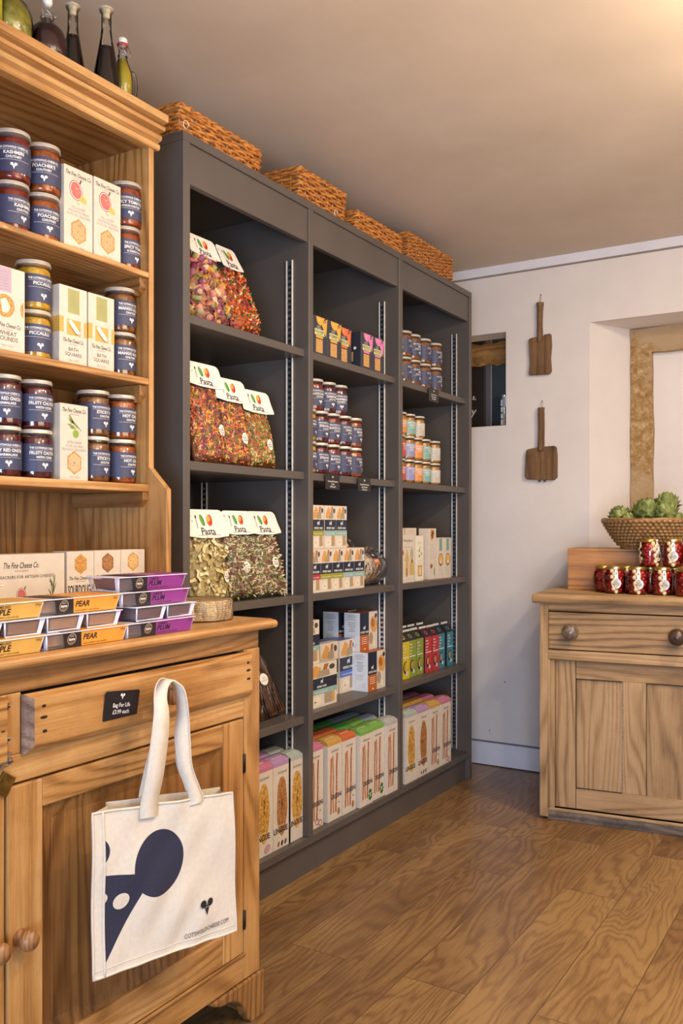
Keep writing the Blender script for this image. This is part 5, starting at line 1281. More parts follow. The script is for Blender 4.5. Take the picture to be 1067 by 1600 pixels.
carton('crispbread_box', 'cream box with navy band, stacked on the front left box', (-1.737, 2.565, s4 + .1565), .130, .055, .155, CREAM, crisp_art(.13, .155, TEA), None)

# ------------------------------------------------------------------ tall breadstick and flatbread boxes along the bottom
def tall_box(label, y, kind, hue, x=-1.700, row=0, w=.098, h=.282, d=.068, extra=None, z=.1325):
    hc = card(hue); A = Art()
    if row == 0:
        A.rect(0, h * .955, w, h * 1.0, hc, 1); A.text('SEGGIANO', w * .52, h * .88, .0075, INK, maxw=w * .52); A.lines(w * .52, h * .85, w * .3, 1, 1, .0006, GREYT)
        if kind == 'stick':
            for k, (xx, top, rot) in enumerate(((.30, .80, .01), (.48, .82, -.02), (.66, .84, .05))):
                n = 14; P_ = []; q0, q1 = h * .09, h * (top - .02 * k * 0)
                bx = w * (xx - .08 + (.0 if extra != 'wide' else 0)); wd = w * .046
                L1 = [(bx + rot * h * .6 * t + .0012 * sin(t * 9 + k * 2) - wd, q0 + (q1 - q0) * t) for t in [i / n for i in range(n + 1)]]; L2 = [(p[0] + 2 * wd, p[1]) for p in L1][::-1]
                A.poly(L1 + L2, card(('#b0683c', '#bd7c44', '#a4552f')[k]), 1)
                for i in range(6): t = R.uniform(.1, .9); A.ell(bx + rot * h * .6 * t, q0 + (q1 - q0) * t, wd * .5, .004, card('#cf9a64'), 2, 6)
            A.text('GRISSINI', w * .60, h * .30, .0150, INK, 3, maxw=w * .74, bold=.025); A.lines(w * .55, h * .265, w * .7, 1, 1, .0007, INK, 3); A.lines(w * .78, h * .36, w * .28, 3, .004, .0006, FIG, 2)
        else:
            n = 36; P_ = []
            for i in range(n):
                a = 2 * pi * i / n; P_.append((w * .50 + w * .30 * cos(a) * (1 + .05 * sin(5 * a + y * 9)), h * .49 + h * .345 * sin(a) * (1 + .02 * sin(3 * a))))
            dark = extra in ('seed',)
            A.poly(P_, speck('#94602e', '#b9814a', 90) if dark else speck('#b07c2c', '#d8a850', 90), 1)
            for i in range(26):
                a = R.uniform(0, 6.28); q = R.uniform(0, .85); A.ell(w * .50 + w * .27 * q * cos(a), h * .49 + h * .32 * q * sin(a), .0020, R.uniform(.004, .010), card('#8a5a2c' if dark else '#a8762e'), 2, 7, R.uniform(-.3, .3))
            A.text('LINGUE', w * .42, h * .215, .0175, INK, 3, maxw=w * .80, bold=.03); A.lines(w * .5, h * .185, w * .8, 1, 1, .0007, INK, 3); A.lines(w * .45, h * .265, w * .6, 1, 1, .001, WHITE, 3)
        if extra == 'onion': A.ell(w * .68, h * .07, .016, .011, card('#c99aa8'), 2, 16, .5); A.ell(w * .68, h * .07, .017, .012, card('#6a3a48'), 1, 16, .5)
        if extra == 'seed':
            for k in range(3): A.ell(w * (.30 + .20 * k), h * (.055), .0055, .0095, card(('#8a5a34', '#30231c', '#5a3a26')[k]), 2, 12, -.4)
        if extra == 'chilli': A.ring(w * .60, h * .07, .008, .0115, card('#b04a5c'), 2, 16); A.ring(w * .80, h * .045, .008, .0115, card('#b04a5c'), 2, 16)
        if extra == 'nut': A.ell(w * .78, h * .09, .0085, .0135, card('#a8743c'), 2, 14)
        if extra == 'herb':
            for k in range(8): a = k * .8; A.ell(w * .80 + .009 * cos(a), h * .12 + .016 * sin(a), .007, .0055, card('#3f7a38'), 2, 8, a)
        if extra in ('nut', 'chilli'): A.ell(w * .80, h * .20, .0035, .0028, INK, 2, 8)
    o = empty('breadstick_box' if kind == 'stick' else 'flatbread_box', (x - row * (d + .002), y, z), label, 'box', 'tall cream breadstick and flatbread boxes on the bottom shelf')
    b = MB(); rz_ = .010
    prof = [(-d, 0), (0, 0), (0, h)] + [(-d * t, h + rz_ * sin(pi * t) * 1.0) for t in (.15, .3, .45, .6, .75, .9)] + [(-d, h)]
    prof = [(-d, 0), (0, 0), (0, h), (-d * .25, h + .009), (-d * .6, h + .012), (-d, h + .006)]
    b.prism(prof, 0, w, CREAM, 'xz')
    seg = [(0, h), (-d * .25, h + .009), (-d * .6, h + .012), (-d, h + .006)]
    for (p, q) in zip(seg, seg[1:]): b.add([(p[0], 0, p[1] + .0003), (p[0], w, p[1] + .0003), (q[0], w, q[1] + .0003), (q[0], 0, q[1] + .0003)], [(0, 1, 2, 3)], hc)
    b.add([(-d, -.0003, h * .965), (0, -.0003, h * .965), (0, -.0003, h)] + [(p[0], -.0003, p[1]) for p in seg[1:]], [(0, 1, 2, 3, 4, 5)], hc)
    if row == 0: b.add([(-d * .3, w * .2, h + .0098), (-d * .3, w * .8, h + .0098), (-d * .38, w * .8, h + .0104), (-d * .38, w * .2, h + .0104)], [(0, 1, 2, 3)], card('#e8e2da'))
    A.emit(b, on_front(0)); b.build('carton', o); return o
SG, MV, PK, MU, TE2, GRE, GR2, BLG = '#a9b3a8', '#b08ab0', '#c2718f', '#c99a4a', '#c8683e', '#78a84c', '#4e9a4a', '#8796a6'
for y, k, hx, ex, lab in ((2.262, 'flat', PK, 'onion', 'with pink top, cut off by the dresser'), (2.362, 'flat', MV, 'seed', 'with mauve top and three seeds, near bay'), (2.462 - .012, 'flat', SG, None, 'with sage top, right end of the near bay')):
    tall_box('tall flatbread box %s' % lab, y, k, hx, extra=ex)
for y, hx, rw, lab in ((2.25, MV, 1, 'left'), (2.352, MV, 1, 'middle'), (2.44, SG, 1, 'right'), (2.24, SG, 2, 'left'), (2.345, SG, 2, 'right')):
    tall_box('%s tall box with %s top in the %s rank, near bay' % (lab, 'mauve' if hx == MV else 'sage', ('', 'second', 'third')[rw]), y, 'flat', hx, row=rw)
for y, hx, ex, x, lab in ((2.576, PK, 'chilli', -1.706, 'pink topped breadstick box with onion rings, left end of the middle bay'), (2.692, MU, 'nut', -1.700, 'mustard topped breadstick box with a nut, middle bay'), (2.790, TE2, 'nut', -1.698, 'orange topped breadstick box with a seed, middle bay'), (2.897, GRE, 'herb', -1.686, 'green topped breadstick box with herbs, left of two'), (2.995, GRE, 'herb', -1.690, 'green topped breadstick box with herbs, right of two'), (3.0945, '#b4b4ae', None, -1.682, 'grey topped breadstick box, right end of the middle bay')):
    tall_box(lab, y, 'stick', hx, x=x, extra=ex, w=.0955)
for rw, row in ((1, ((2.585, MU), (2.684, TE2), (2.783, TE2), (2.882, GR2), (2.981, GRE), (3.082, BLG))), (2, ((2.68, TE2), (2.779, GR2), (2.878, GR2), (2.977, BLG), (3.076, BLG)))):
    for i, (y, hx) in enumerate(row):
        nm = {MU: 'mustard', TE2: 'orange', GR2: 'dark green', GRE: 'green', BLG: 'blue grey'}[hx]
        tall_box('%s topped box, number %s from the left in the %s rank, middle bay' % (nm, ('one', 'two', 'three', 'four', 'five', 'six')[i], ('', 'second', 'third')[rw]), y, 'stick', hx, row=rw, x=-1.700, w=.0955)
for y, k, hx, ex, lab in ((3.264, 'flat', SG, None, 'sage topped flatbread box, left end of the far bay'), (3.377, 'flat', MV, 'seed', 'mauve topped flatbread box with three seeds, far bay'), (3.490, 'stick', MU, 'nut', 'mustard topped breadstick box, far bay'), (3.603, 'stick', PK, 'chilli', 'pink topped breadstick box with onion rings, right end of the far bay')):
    tall_box(lab, y, k, hx, extra=ex, x=-1.684, w=.106)
for rw, row in ((1, ((3.262, MV), (3.375, MU), (3.488, MU), (3.601, PK))), (2, ((3.262, MU), (3.375, MU), (3.488, MV), (3.601, PK)))):
    for i, (y, hx) in enumerate(row):
        nm = {MU: 'mustard', MV: 'mauve', PK: 'pink'}[hx]
        tall_box('%s topped box, number %s from the left in the %s rank, far bay' % (nm, ('one', 'two', 'three', 'four')[i], ('', 'second', 'third')[rw]), y, 'stick', hx, row=rw, x=-1.694, w=.106)

# ------------------------------------------------------------------ gable-topped coloured cartons, fourth shelf of the far bay
def gable(label, y, col, x, row=0, w=.068, h=.157, d=.062):
    c = card(col); o = empty('gable_carton', (x, y, s4 + .0002), label, 'carton', 'coloured gable-topped cartons in the far bay'); bk2 = card('#241f22')
    b = MB(); b.prism([(-d, 0), (0, 0), (0, h), (-d * .5, h + .034), (-d * .5 - .001, h + .044), (-d * .5 - .003, h + .044), (-d * .5 - .004, h + .034), (-d, h)], 0, w, c, 'xz')
    b.add([(.0003, 0, h), (.0003, w, h), (-d * .5 + .0003, w, h + .0343), (-d * .5 + .0003, 0, h + .0343)], [(0, 1, 2, 3)], bk2)
    b.add([(-d * .5 + .0004, 0, h + .035), (-d * .5 + .0004, w, h + .035), (-d * .5 - .0006, w, h + .0442), (-d * .5 - .0006, 0, h + .0442)], [(0, 1, 2, 3)], WHITE if row else card('#d9d4cc'))
    b.add([(-d, -.0003, 0), (-.0005, -.0003, 0), (-.0005, -.0003, h), (-d * .5, -.0003, h + .034), (-d, -.0003, h)], [(0, 1, 2, 3, 4)], bk2)
    A = Art()
    if row == 0:
        for k, t in enumerate(('baked', 'crunchy', 'snack', 'bites')): A.text(t, w * .10, h * (.90 - .085 * k), h * .042, WHITE, al='l', maxw=w * .75, bold=.03)
        A.rect(w * .08, h * .555, w * .88, h * .58, WHITE, 1)
        A.ell(w * .50, h * .30, w * .36, h * .17, bk2, 1, 22); A.ell(w * .56, h * .32, w * .28, h * .13, c, 2, 20); A.ell(w * .38, h * .32, w * .13, h * .10, BISC, 3, 16); A.ell(w * .62, h * .15, w * .13, h * .055, WHITE, 3, 16); A.ell(w * .62, h * .15, w * .05, h * .025, GREYT, 4, 10)
        n_ = Vector((.034, 0, d * .5)).normalized(); 
        G = Art(); G.ell(w * .5, .022, w * .20, .010, c, 1, 16); G.ell(w * .5, .022, w * .12, .006, bk2, 2, 12)
        L_ = sqrt((d * .5) ** 2 + .034 ** 2); G.emit(b, lambda u, v, o_: (-d * .5 * v / L_ + n_.x * (o_ + .0004), u, h + .034 * v / L_ + n_.z * (o_ + .0004)))
    A.emit(b, on_front(0)); b.build('carton', o); return o
YE, OL, RD, BU = '#d6c02e', '#8f9a3a', '#c23a3e', '#3f8494'
g_ = ((3.345, YE, -1.742, 'yellow snack carton, leftmost of the front row'), (3.4145, OL, -1.745, 'olive green snack carton, left of two in front'), (3.4915, OL, -1.748, 'olive green snack carton, right of two in front'), (3.5625, RD, -1.741, 'red snack carton, left of two in front'), (3.632, RD, -1.739, 'red snack carton, right of two in front'), (3.7035, BU, -1.743, 'teal snack carton, left of two in front'), (3.794, BU, -1.742, 'teal snack carton, rightmost of the front row'))
for y, c, x, lab in g_: gable(lab, y, c, x)
gable('yellow snack carton at the left end, cut by the bookcase divider', 3.268, YE, -1.742)
for i, (y, c, nm) in enumerate(((3.30, RD, 'red'), (3.375, RD, 'red'), (3.452, RD, 'red'), (3.53, BU, 'teal'), (3.61, BU, 'teal'), (3.70, BU, 'teal'))):
    gable('%s snack carton in the rear row, number %s from the left' % (nm, ('one', 'two', 'three', 'four', 'five', 'six')[i]), y, c, -1.822, 1)

# ------------------------------------------------------------------ cream boxes, third shelf of the far bay
w, h = .118, .20; A = Art(); script(A, w * .5, h * .88, .008, w * .7); A.text('CRACKERS FOR CHEESE', w * .5, h * .74, .005, GREYT, maxw=w * .8)
STW = card('#c9a860'); A.poly([(w * .30, h * .15), (w * .50, h * .15), (w * .50, h * .45), (w * .58, h * .45), (w * .40, h * .72), (w * .22, h * .45), (w * .30, h * .45)], STW, 1); A.rect(w * .60, h * .15, w * .95, h * .42, STW, 1); A.ell(w * .78, h * .60, w * .13, h * .12, card('#b3a890'), 1, 20); A.poly([(w * .70, h * .42), (w * .76, h * .50), (w * .82, h * .50), (w * .88, h * .42)], BISCD, 2); A.rect(w * .35, h * .12, w * .42, h * .30, BISCD, 2); A.ell(w * .12, h * .62, w * .06, h * .05, FIG, 1, 14); A.rect(w * .05, h * .06, w * .95, h * .065, STW, 1)
carton('gift_cracker_box', 'cream box with a drawing of a cheese shop and tennis racket shape', (-1.708, 3.275, s3), w, .06, h, CREAM, A)
A = Art(); A.lines(.06, .215, .08, 2, .008, .001, GREYT)
carton('cracker_box', 'tall cream box behind the drawn shop box, top edge showing', (-1.772, 3.262, s3), .16, .05, .226, CREAM, A)
w, h = .075, .195; A = Art(); A.ell(w * .5, h * .66, w * .06, h * .03, OLIV, 1, 10); A.ell(w * .7, h * .60, w * .07, h * .035, OLIV, 1, 12); A.ell(w * .45, h * .55, w * .07, h * .035, card('#4e5e2a'), 1, 12); A.poly([(w * .30, h * .66), (w * .62, h * .76), (w * .64, h * .74), (w * .32, h * .64)], OLIV, 1); A.lines(w * .5, h * .85, w * .7, 2, .006, .001, GREYT); A.lines(w * .5, h * .44, w * .7, 4, .009, .001, GREYT); A.rect(w * .25, h * .10, w * .80, h * .34, BISC, 1); A.rect(w * .34, h * .13, w * .70, h * .31, card('#e3c48c'), 2)
carton('cracker_box', 'narrow cream box with olive picture, in front of a tall cream box', (-1.722, 3.432, s3), w, .05, h, card('#e9e0c9'), A)
w, h = .105, .228; A = Art(); A.lines(.06, h * .95, .06, 3, .006, .001, GREYT)
carton('cracker_box', 'tall cream box standing behind the olive box', (-1.778, 3.445, s3), w, .045, h, CREAM, A)
w, h = .075, .226; A = Art()
for (x, z, r) in ((.40, .92, .014), (.55, .87, .013), (.42, .82, .013), (.62, .93, .010)): A.ell(w * x, h * z, r, r * 1.1, TOAST, 1, 14); A.ell(w * x, h * z, r * .5, r * .5, TOASTD, 2, 10)
A.lines(w * .5, h * .68, w * .7, 7, .010, .001, GREYT); A.ell(w * .35, h * .26, .012, .011, card('#a0583c'), 1, 14); A.ell(w * .75, h * .15, .006, .018, OLIV, 1, 14)
carton('cracker_box', 'tall cream box with golden biscuits at its top, far bay', (-1.725, 3.565, s3), w, .05, h, CREAM, A)
w, h = .074, .184
for y, nm in ((3.645, 'left'), (3.7205, 'right')):
    A = Art(); A.rect(w * .30, h * .68, w * .68, h * .98, card('#6fa08c'), 1); A.ell(w * .5, h * .46, w * .33, h * .155, BISCD, 1, 24); A.ell(w * .5, h * .47, w * .27, h * .12, CHEESE, 2, 20); A.poly([(w * .3, h * .42), (w * .6, h * .36), (w * .66, h * .44)], card('#efe0b8'), 3); A.lines(w * .5, h * .26, w * .75, 5, .008, .001, GREYT)
    carton('cracker_box', 'cream box with teal tab and round biscuit, %s one of two' % nm, (-1.722, y, s3), w, .05, h, CREAM, A, group='teal tabbed cream boxes')

# ------------------------------------------------------------------ stripped pine cabinet at the back right
CA = radians(6.9)
cab = empty('pine_cabinet', (-1.2097, 3.5308, 0), 'stripped pine cabinet with one wide drawer, right, below the artichoke basket', 'cabinet', rz=CA)
CW, CDp = .82, .54
def cp_(b, name, parent=cab, bevel=.002, label=None): return b.build(name, parent, bevel=bevel, label=label)
b = MB(); 
nose = [(-.030, .887), (-.034, .897), (-.030, .909), (-.020, .915), (CDp, .915), (CDp, .879), (-.020, .879)]
b.prism(nose, -.026, CW + .03, STRIP['X'], 'yz'); cp_(b, 'worktop', bevel=.004)
b = MB(); b.box(0, 0, .012, .034, .03, .879, STRIP['Z']); cp_(b, 'corner_stile')
b = MB(); b.box(CW - .034, 0, .012, CW, .03, .879, STRIP['Z']); cp_(b, 'corner_stile')
b = MB(); b.box(0, .03, .012, .02, CDp, .879, STRIP['Z']); cp_(b, 'side_panel')
b = MB(); b.box(CW - .02, .03, .012, CW, CDp, .879, STRIP['Z']); cp_(b, 'side_panel')
b = MB(); b.box(.034, .002, .851, CW - .034, .03, .879, STRIP['X']); cp_(b, 'top_rail')
b = MB(); b.box(.034, .001, .655, CW - .034, .03, .689, STRIP['X']); cp_(b, 'middle_rail')
b = MB(); b.tube([(.034, .002, .6535), (CW - .034, .002, .6535)], .004, STRIP['X'], 8); b.tube([(.034, .002, .8505), (CW - .034, .002, .8505)], .003, STRIP['X'], 8); b.tube([(.037, .002, .05), (.037, .002, .652)], .004, STRIP['Z'], 8); cp_(b, 'bead', bevel=0)
b = MB(); b.box(0.03, .006, .0, CW, .03, .042, wood('worn_grey_plinth', '#8a7a6c', '#5e5248', '#33302c', 'X', .85, rings=8, dirt=.7, bump=.8)); b.box(.03, .004, .038, CW, .012, .050, STRIP['X']); cp_(b, 'plinth', bevel=.003, label='grey worn plinth')
b = MB(); b.box(.02, .50, .012, CW - .02, .52, .879, STRIP['Z']); cp_(b, 'back_panel', bevel=0)
b = MB(); b.box(.034, .03, .05, .0615, .032, .652, STRIP['Z']); b.box(.034, .010, .05, .058, .05, .652, STRIP['Z']); cp_(b, 'inner_stile')
b = MB(); b.box(.035, .010, .693, CW - .038, .04, .842, STRIP['X']); d_ = cp_(b, 'drawer')
for x, m in ((.1262, flat('#7d6a5a', .3, .3, 60, coat=.3)), (.5266, flat('#4e3a30', .3, .3, 60, coat=.4))):
    b = MB(); b.lathe([(.027, 0), (.027, -.006), (.016, -.010), (.016, -.016), (.026, -.022), (.0335, -.035), (.030, -.049), (.018, -.058), (0, -.060)], 32, m, (x, .010, .7665), 'y'); cp_(b, 'knob', d_, 0, 'dark round wooden knob')
# door, set back in the opening
b = MB()
b.box(.0615, .022, .052, .1413, .045, .652, STRIP['Z']); b.box(.5905, .022, .052, .70, .045, .652, STRIP['Z'])
b.box(.1413, .0225, .576, .5905, .045, .652, STRIP['X']); b.box(.1413, .0225, .052, .5905, .045, .136, STRIP['X']); b.box(.322, .023, .136, .4105, .045, .576, STRIP['Z'])
dd = cp_(b, 'door')
GAP_SHADE = flat('#20150d', .95)  # near black, paints the shade in gaps round drawer, door and panels
b = MB(); b.box(.0315, .012, .6905, CW - .036, .03, .8495, GAP_SHADE); cp_(b, 'drawer_gap_shade', bevel=0)  # dark sheet standing in for shade round the drawer
b = MB(); b.box(.05, .040, .04, .72, .0455, .66, GAP_SHADE); cp_(b, 'door_gap_shade', bevel=0)  # dark sheet standing in for shade round the door
for (x0, x1) in ((.1413, .3195), (.4105, .5905)):
    b = MB(); b.box(x0, .029, .134, x1, .036, .578, STRIP['Z']); cp_(b, 'panel', dd, 0)
b = MB(); b.box(.3195, .028, .134, .322, .031, .577, flat('#c9c0b4', .9, .4, 300)); [b.box(*q, GAP_SHADE) for q in ((.1413, .0225, .5735, .3195, .0285, .5765), (.1413, .0225, .134, .1428, .0285, .578), (.1413, .0225, .134, .3195, .0285, .1365), (.4105, .0225, .134, .412, .0285, .578), (.4105, .0225, .5735, .5905, .0285, .576), (.1400, .0218, .052, .1413, .0226, .652))]; cp_(b, 'filler_and_shade_lines', dd, 0)  # pale filler strip, plus dark lines that paint shade along the sunk panels
b = MB(); b.box(.70, .006, .05, CW - .034, .03, .655, STRIP['Z']); cp_(b, 'inner_stile')

# crate
zt = .9155
cr = empty('pine_crate', (-1.192, 3.848, zt), 'upturned knotty pine crate on the cabinet, under the artichoke basket', 'crate', rz=radians(10))
b = MB(); b.box(0, 0, 0, .62, .015, .168, CRATE); b.build('front_board', cr, bevel=.0015)
b = MB(); b.box(0, .015, 0, .015, .30, .168, CRATE); b.build('side_board', cr, bevel=.0015)
b = MB(); b.box(.605, .015, 0, .62, .30, .168, CRATE); b.build('side_board', cr, bevel=.0015)
b = MB(); b.box(0, 0, .168, .62, .30, .178, CRATE); b.build('top_board', cr, bevel=.0015)
b = MB(); b.box(.015, .285, 0, .605, .30, .168, CRATE); b.build('back_board', cr, bevel=.0015)

# jars of stuffed red peppers with a paper seal
PEP = flat('#b8180f', .25, .35, 60, coat=.5); PEPD = flat('#a5150f', .25, .3, 60, coat=.4); CHS = flat('#e2cfa4', .5, .1, 100)
pj = empty('pepper_jar', (0, 0, 0), 'x', 'jar')
ZS = 1.0
prof = [(.030, .0), (.036, .002), (.0390, .011), (.0425, .038), (.0435, .060), (.0415, .082), (.034, .096), (.032, .101), (.032, .105)]
b = MB(); b.lathe(prof, 36, GLASS, cap=False); b.build('glass', pj)
b = MB(); b.lathe([(0, .003)] + [(r - .0030, z + .002) for r, z in prof[:-2]] + [(0, .098)], 28, PEPD, cap=False)
rr = random.Random(12)
def rad_at(z):
    for (r0, z0_), (r1, z1_) in zip(prof, prof[1:]):
        if z0_ <= z <= z1_: return r0 + (r1 - r0) * (z - z0_) / max(1e-6, z1_ - z0_)
    return .03
pts_ = []
for i in range(56):
    a = i * .5698 * 2 * pi; z = .010 + .082 * ((i * .7549) % 1); r = rad_at(z) - .0098; s_ = .0100
    P0 = Vector((r * cos(a), r * sin(a), z)); b.lathe([(s_ * sin(pi * k / 6), -s_ * cos(pi * k / 6)) for k in range(7)], 10, PEP, tuple(P0), 'z', cap=False)
    if i % 7 in (0, 3):
        d0 = Vector((cos(a + rr.uniform(-.1, .1)), sin(a), rr.uniform(-.25, .25))).normalized(); Q = d0.to_track_quat('Z', 'Y').to_matrix().to_4x4(); Q.translation = P0
        n0 = len(b.v); b.lathe([(.0082, s_ * .60), (.0074, s_ * .90), (.0042, s_ * 1.06), (0, s_ * 1.09)], 12, CHS, cap=False); b.xf(Matrix.Diagonal((1, 1.25, 1, 1)), n0); b.xf(Q, n0)
b.build('stuffed_peppers', pj)
b = MB(); b.lathe([(.0335, .097), (.0345, .099), (.0345, .106), (.033, .1105), (.030, .1115), (0, .1105)], 36, LIDY, cap=False); b.build('gold_lid', pj)
b = MB(); A = Art(); A.ell(0, 0, .0195, .0205, card('#f1efee'), 1, 28); A.ring(0, 0, .0186, .0190, GREYT, 2, 28)
for k, t in enumerate(('STUFFED', 'PEPPERS WITH', 'CREAM CHEESE')): A.text(t, 0, .004 - k * .0050, .0032, INK, maxw=.026, bold=.02)
A.lines(0, -.0105, .016, 2, .003, .0006, GREYT); A.ring(0, .0135, .0035, .0048, INK, 3, 14)
def pm(u, v, o_):
    z = .042 + v; r = rad_at(max(.012, min(.096, z))) + .0006 + o_; return (r * cos(u / .0425), r * sin(u / .0425), z)
A2 = Art()
for k in range(9): A2.rect(-.0062, .014 + k * .0046, .0062, .014 + (k + 1) * .0046 + .0001, card('#f1efee'), 1)
A2.emit(b, pm); A.emit(b, pm)
b.add([(.0338, -.006, .0985), (.0338, .006, .0985), (.0354, .006, .1025), (.0354, -.006, .1025), (.0350, .006, .1085), (.0350, -.006, .1085), (.020, .006, .1120), (.020, -.006, .1120)], [(0, 1, 2, 3), (3, 2, 4, 5), (5, 4, 6, 7)], card('#f1efee'))
A3 = Art(); A3.rect(-.0016, .037, .0016, .046, INK, 3); A3.emit(b, pm)
b.build('paper_seal', pj)
fa = radians(-74)  # labels face the room
GP = 'jars of stuffed red peppers on the cabinet'
first = True
for (x, y, lv, da, lab) in ((-.955, 3.712, 0, 8, 'front row pepper jar, leftmost with its label showing'), (-.862, 3.704, 0, 4, 'front row pepper jar, second from the left'), (-.768, 3.716, 0, 8, 'front row pepper jar, third from the left'), (-.675, 3.688, 0, 150, 'front row pepper jar at the right edge, no label showing'),
                            (-1.018, 3.790, 0, 170, 'pepper jar behind the leftmost labelled one, touching the crate'), (-.925, 3.792, 0, 30, 'pepper jar in the gap between the first two front ones'), (-.832, 3.800, 0, 30, 'pepper jar in the gap between the second and third front ones'), (-.735, 3.795, 0, 30, 'pepper jar in the gap before the rightmost one'),
                            (-.823, 3.745, 1, 48, 'upper pepper jar, left, label turned to the right'), (-.733, 3.745, 1, -4, 'upper pepper jar, middle, in front of the artichoke basket'), (-.642, 3.745, 1, 20, 'upper pepper jar cut by the right edge of the picture')):
    z = zt + (.1123 if lv else 0)
    if first: pj.location = (x, y, z); pj.rotation_euler = (0, 0, fa + radians(da)); pj['label'] = lab; pj['group'] = GP; first = False
    else: dup(pj, (x, y, z), fa + radians(da), lab, GP)

# round coiled basket with artichokes
bz = zt + .1785
rb_ = empty('straw_basket', (-.872, 3.955, bz), 'round coiled straw basket of artichokes on the pine crate', 'basket')
BR = .183
b = MB(); nr = 9; 
for k in range(nr):
    t = k / (nr - 1); r = .105 + (BR - .105) * (t ** .75); z = .008 + .108 * t; pts = []; N = 416
    for i in range(N):
        a = 2 * pi * i / N; seg = abs(sin(a * 26 + (k % 2) * pi / 2)); rr_ = r + .0050 * seg; pts.append((rr_ * cos(a), rr_ * sin(a), z))
    rad = [.0055 + .0042 * abs(sin(2 * pi * i / N * 26 + (k % 2) * pi / 2)) for i in range(N)]; b.tube(pts, rad, WICKS, 7, closed=True)
b.build('coiled_wall', rb_)
b = MB(); pts = [((BR + .004) * cos(a), (BR + .004) * sin(a), .122 + .002 * sin(a * 5)) for a in [2 * pi * i / 120 for i in range(120)]]; b.tube(pts, .0085, WICKS, 8, closed=True); 
for i in range(30):
    a = i * 2 * pi / 30; c_ = Vector(((BR + .004) * cos(a), (BR + .004) * sin(a), .122)); e1 = Vector((cos(a), sin(a), 0)); e3 = Vector((-sin(a), cos(a), 0)) * .012
    b.tube([tuple(c_ + e1 * .0095 * cos(q) + Vector((0, 0, 1)) * .0095 * sin(q) + e3 * (q / 6.28 - .5)) for q in [2 * pi * k / 10 for k in range(11)]], .0016, WICKS, 4)
b.build('bound_rim', rb_)
b = MB(); b.lathe([(0, .0), (.105, .0), (.112, .006), (.10, .012), (0, .012)], 40, WICKS, cap=False); b.build('base', rb_)
def arti_mat():
    t = NT('artichoke_green'); n = t.noise(t.coord(), 30, 4, .6); t.base(t.ramp(n, [(.3, '#5d6732'), (.55, '#8c954e'), (.75, '#b5b579')]), .55); t.bump(n, .3, .002); return t.m
ARTI = arti_mat(); ARTD = flat('#6a7538', .6, .2, 40)
def artichoke(loc, r, label, tilt=(0, 0, 0)):
    o = empty('artichoke', loc, label, 'artichoke', 'globe artichokes in the straw basket'); o.rotation_euler = tilt
    b = MB(); b.lathe([(0, -r * .8), (r * .5, -r * .7), (r * .82, -r * .2), (r * .8, r * .25), (r * .5, r * .75), (0, r * .95)], 20, ARTI, cap=False)
    n = 42
    for i in range(n):
        t = i / (n - 1); a = i * 2.39996; ph = -.75 + t * 1.95   # latitude
        c = Vector((cos(ph) * cos(a), cos(ph) * sin(a), sin(ph) * 1.02)) * r * .86; up = Vector((-sin(ph) * cos(a), -sin(ph) * sin(a), cos(ph))); out = Vector((cos(ph) * cos(a), cos(ph) * sin(a), sin(ph))); sd = out.cross(up)
        L_ = r * (.78 - .26 * t); Wd_ = r * (.44 - .17 * t); op = .26 - .20 * t
        rows = 6; vs = []
        for j in range(rows + 1):
            q = j / rows; wj = Wd_ * (sqrt(max(.004, 1 - ((q - .4) / .6) ** 2)) if q > .4 else .75 + .625 * q); base = c + up * (L_ * (q - .25)) + out * (r * (.10 + op * q * q) - (.12 * r * q * (1 - q)))
            for s in (-1, -.5, 0, .5, 1): vs.append(tuple(base + sd * wj * s - out * (wj * .45 * s * s)))
        fs = [(j * 5 + k, j * 5 + k + 1, j * 5 + 6 + k, j * 5 + 5 + k) for j in range(rows) for k in range(4)]; b.add(vs, fs, (ARTI, ARTD, ARTI)[i % 3], True)
    b.build('bracts', o)
    b = MB(); b.lathe([(r * .22, -r * 1.0), (r * .26, -r * .7)], 12, ARTI); b.build('stalk', o)
    return o
ZB = bz
artichoke((-.985, 3.925, ZB + .135), .047, 'green artichoke at the left side of the straw basket', (.2, -.35, 0))
artichoke((-.868, 3.895, ZB + .155), .056, 'largest green artichoke, in the middle front of the basket', (.35, .05, 1))
artichoke((-.905, 4.00, ZB + .150), .048, 'green artichoke behind the largest one', (-.1, -.5, 2))
artichoke((-.800, 3.965, ZB + .190), .048, 'green artichoke topmost, right of the largest one', (.1, .1, 3))
artichoke((-.782, 3.862, ZB + .150), .043, 'green artichoke low at the right, below the topmost one', (.5, .4, 4))
artichoke((-.932, 3.862, ZB + .118), .034, 'small green artichoke between the left one and the largest', (.6, -.1, 5))
artichoke((-.86, 3.99, ZB + .075), .055, 'green artichoke underneath the others', (0, 0, 0))
artichoke((-.78, 4.02, ZB + .105), .050, 'green artichoke at the back of the basket', (0, .4, 1))

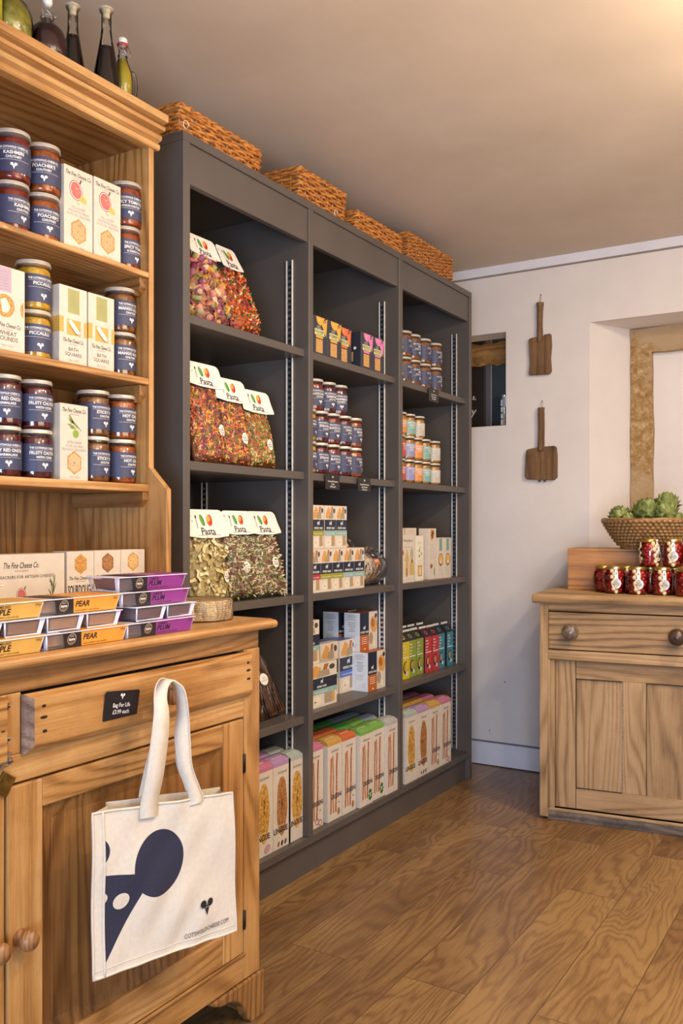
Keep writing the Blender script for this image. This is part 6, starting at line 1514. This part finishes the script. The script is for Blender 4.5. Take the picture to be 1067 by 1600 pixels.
# ------------------------------------------------------------------ old wooden paddles on the wall
def paddle(label, loc, blade, handle, knob, notch, cord, tilt=0, extra=False):
    o = empty('wooden_paddle', loc, label, 'paddle', 'old wooden paddles on the wall'); o.rotation_euler = (0, radians(tilt), 0)
    b = MB(); b.prism(blade, -.022, -.004, PADDLE, 'xz'); 
    if extra:
        for x in (-.008, .018): b.lathe([(0, -.004), (.006, -.002), (.007, .004), (0, .008)], 10, PADDLE, (x, -.012, min(p[1] for p in blade) - .004), 'z', cap=False)
    b.build('blade', o, bevel=.004)
    b = MB(); b.tube(catmull([(x, -.016, z) for x, z, _ in handle], 4), [r for r in [handle[min(len(handle) - 1, int(i / 4))][2] for i in range((len(handle) - 1) * 4 + 1)]], PADDLE, 12); b.build('handle', o)
    b = MB(); b.tube([(knob[0], -.016, knob[1]), (knob[0] - .006 * cord, -.008, knob[1] + notch * .5), (knob[0], -.004, knob[1] + notch)], .0009, TAN, 5); b.tube([(knob[0], -.014, knob[1]), (knob[0] + .007 * cord, -.008, knob[1] + notch * .5), (knob[0], -.004, knob[1] + notch)], .0009, TAN, 5)
    b.tube([(knob[0], .004, knob[1] + notch), (knob[0], -.008, knob[1] + notch + .001)], .002, IRON, 6); b.build('hanging_cord', o)
    return o
paddle('dark wooden paddle with a tall narrow blade, upper one of two', (-1.434, WY, 2.10),
       [(-.056, -.166), (-.052, -.175), (.046, -.178), (.056, -.165), (.052, -.10), (.057, -.04), (.054, .013), (.048, .017), (.020, .014), (.016, .004), (-.014, .002), (-.018, .008), (-.050, .004), (-.057, -.002), (-.054, -.06), (-.050, -.12)],
       [(0, -.02, .0145), (-.001, .05, .0135), (-.001, .10, .0145), (0, .14, .016), (0, .146, .013), (0, .152, .0175), (0, .165, .018), (0, .172, .011)], (0, .170), .042, .4)
paddle('dark wooden paddle with a broad square blade, lower one of two', (-1.430, WY, 1.565),
       [(-.080, -.130), (-.070, -.145), (0, -.150), (.065, -.152), (.080, -.140), (.080, -.03), (.076, .004), (.066, .012), (.016, .010), (-.016, .008), (-.060, .002), (-.072, -.004), (-.076, -.04)],
       [(.0, -.01, .0165), (.002, .05, .0155), (.003, .12, .0155), (.002, .165, .0165), (.002, .17, .0150), (.002, .192, .0165), (.002, .200, .010)], (.002, .196), .036, 1.0, 0, True)
# scrap on the floor, hook above the picture rail
b = MB(); b.tube(catmull([(-.55, 1.66, .003), (-.545, 1.672, .004), (-.552, 1.685, .003), (-.545, 1.70, .005), (-.55, 1.712, .003)], 5), .0022, WHITE, 5); b.tube([(-.545, 1.70, .004), (-.535, 1.71, .003)], .002, WHITE, 5)
tag(b.build('paper_scrap'), 'tiny white twist of paper on the oak floor', 'scrap')
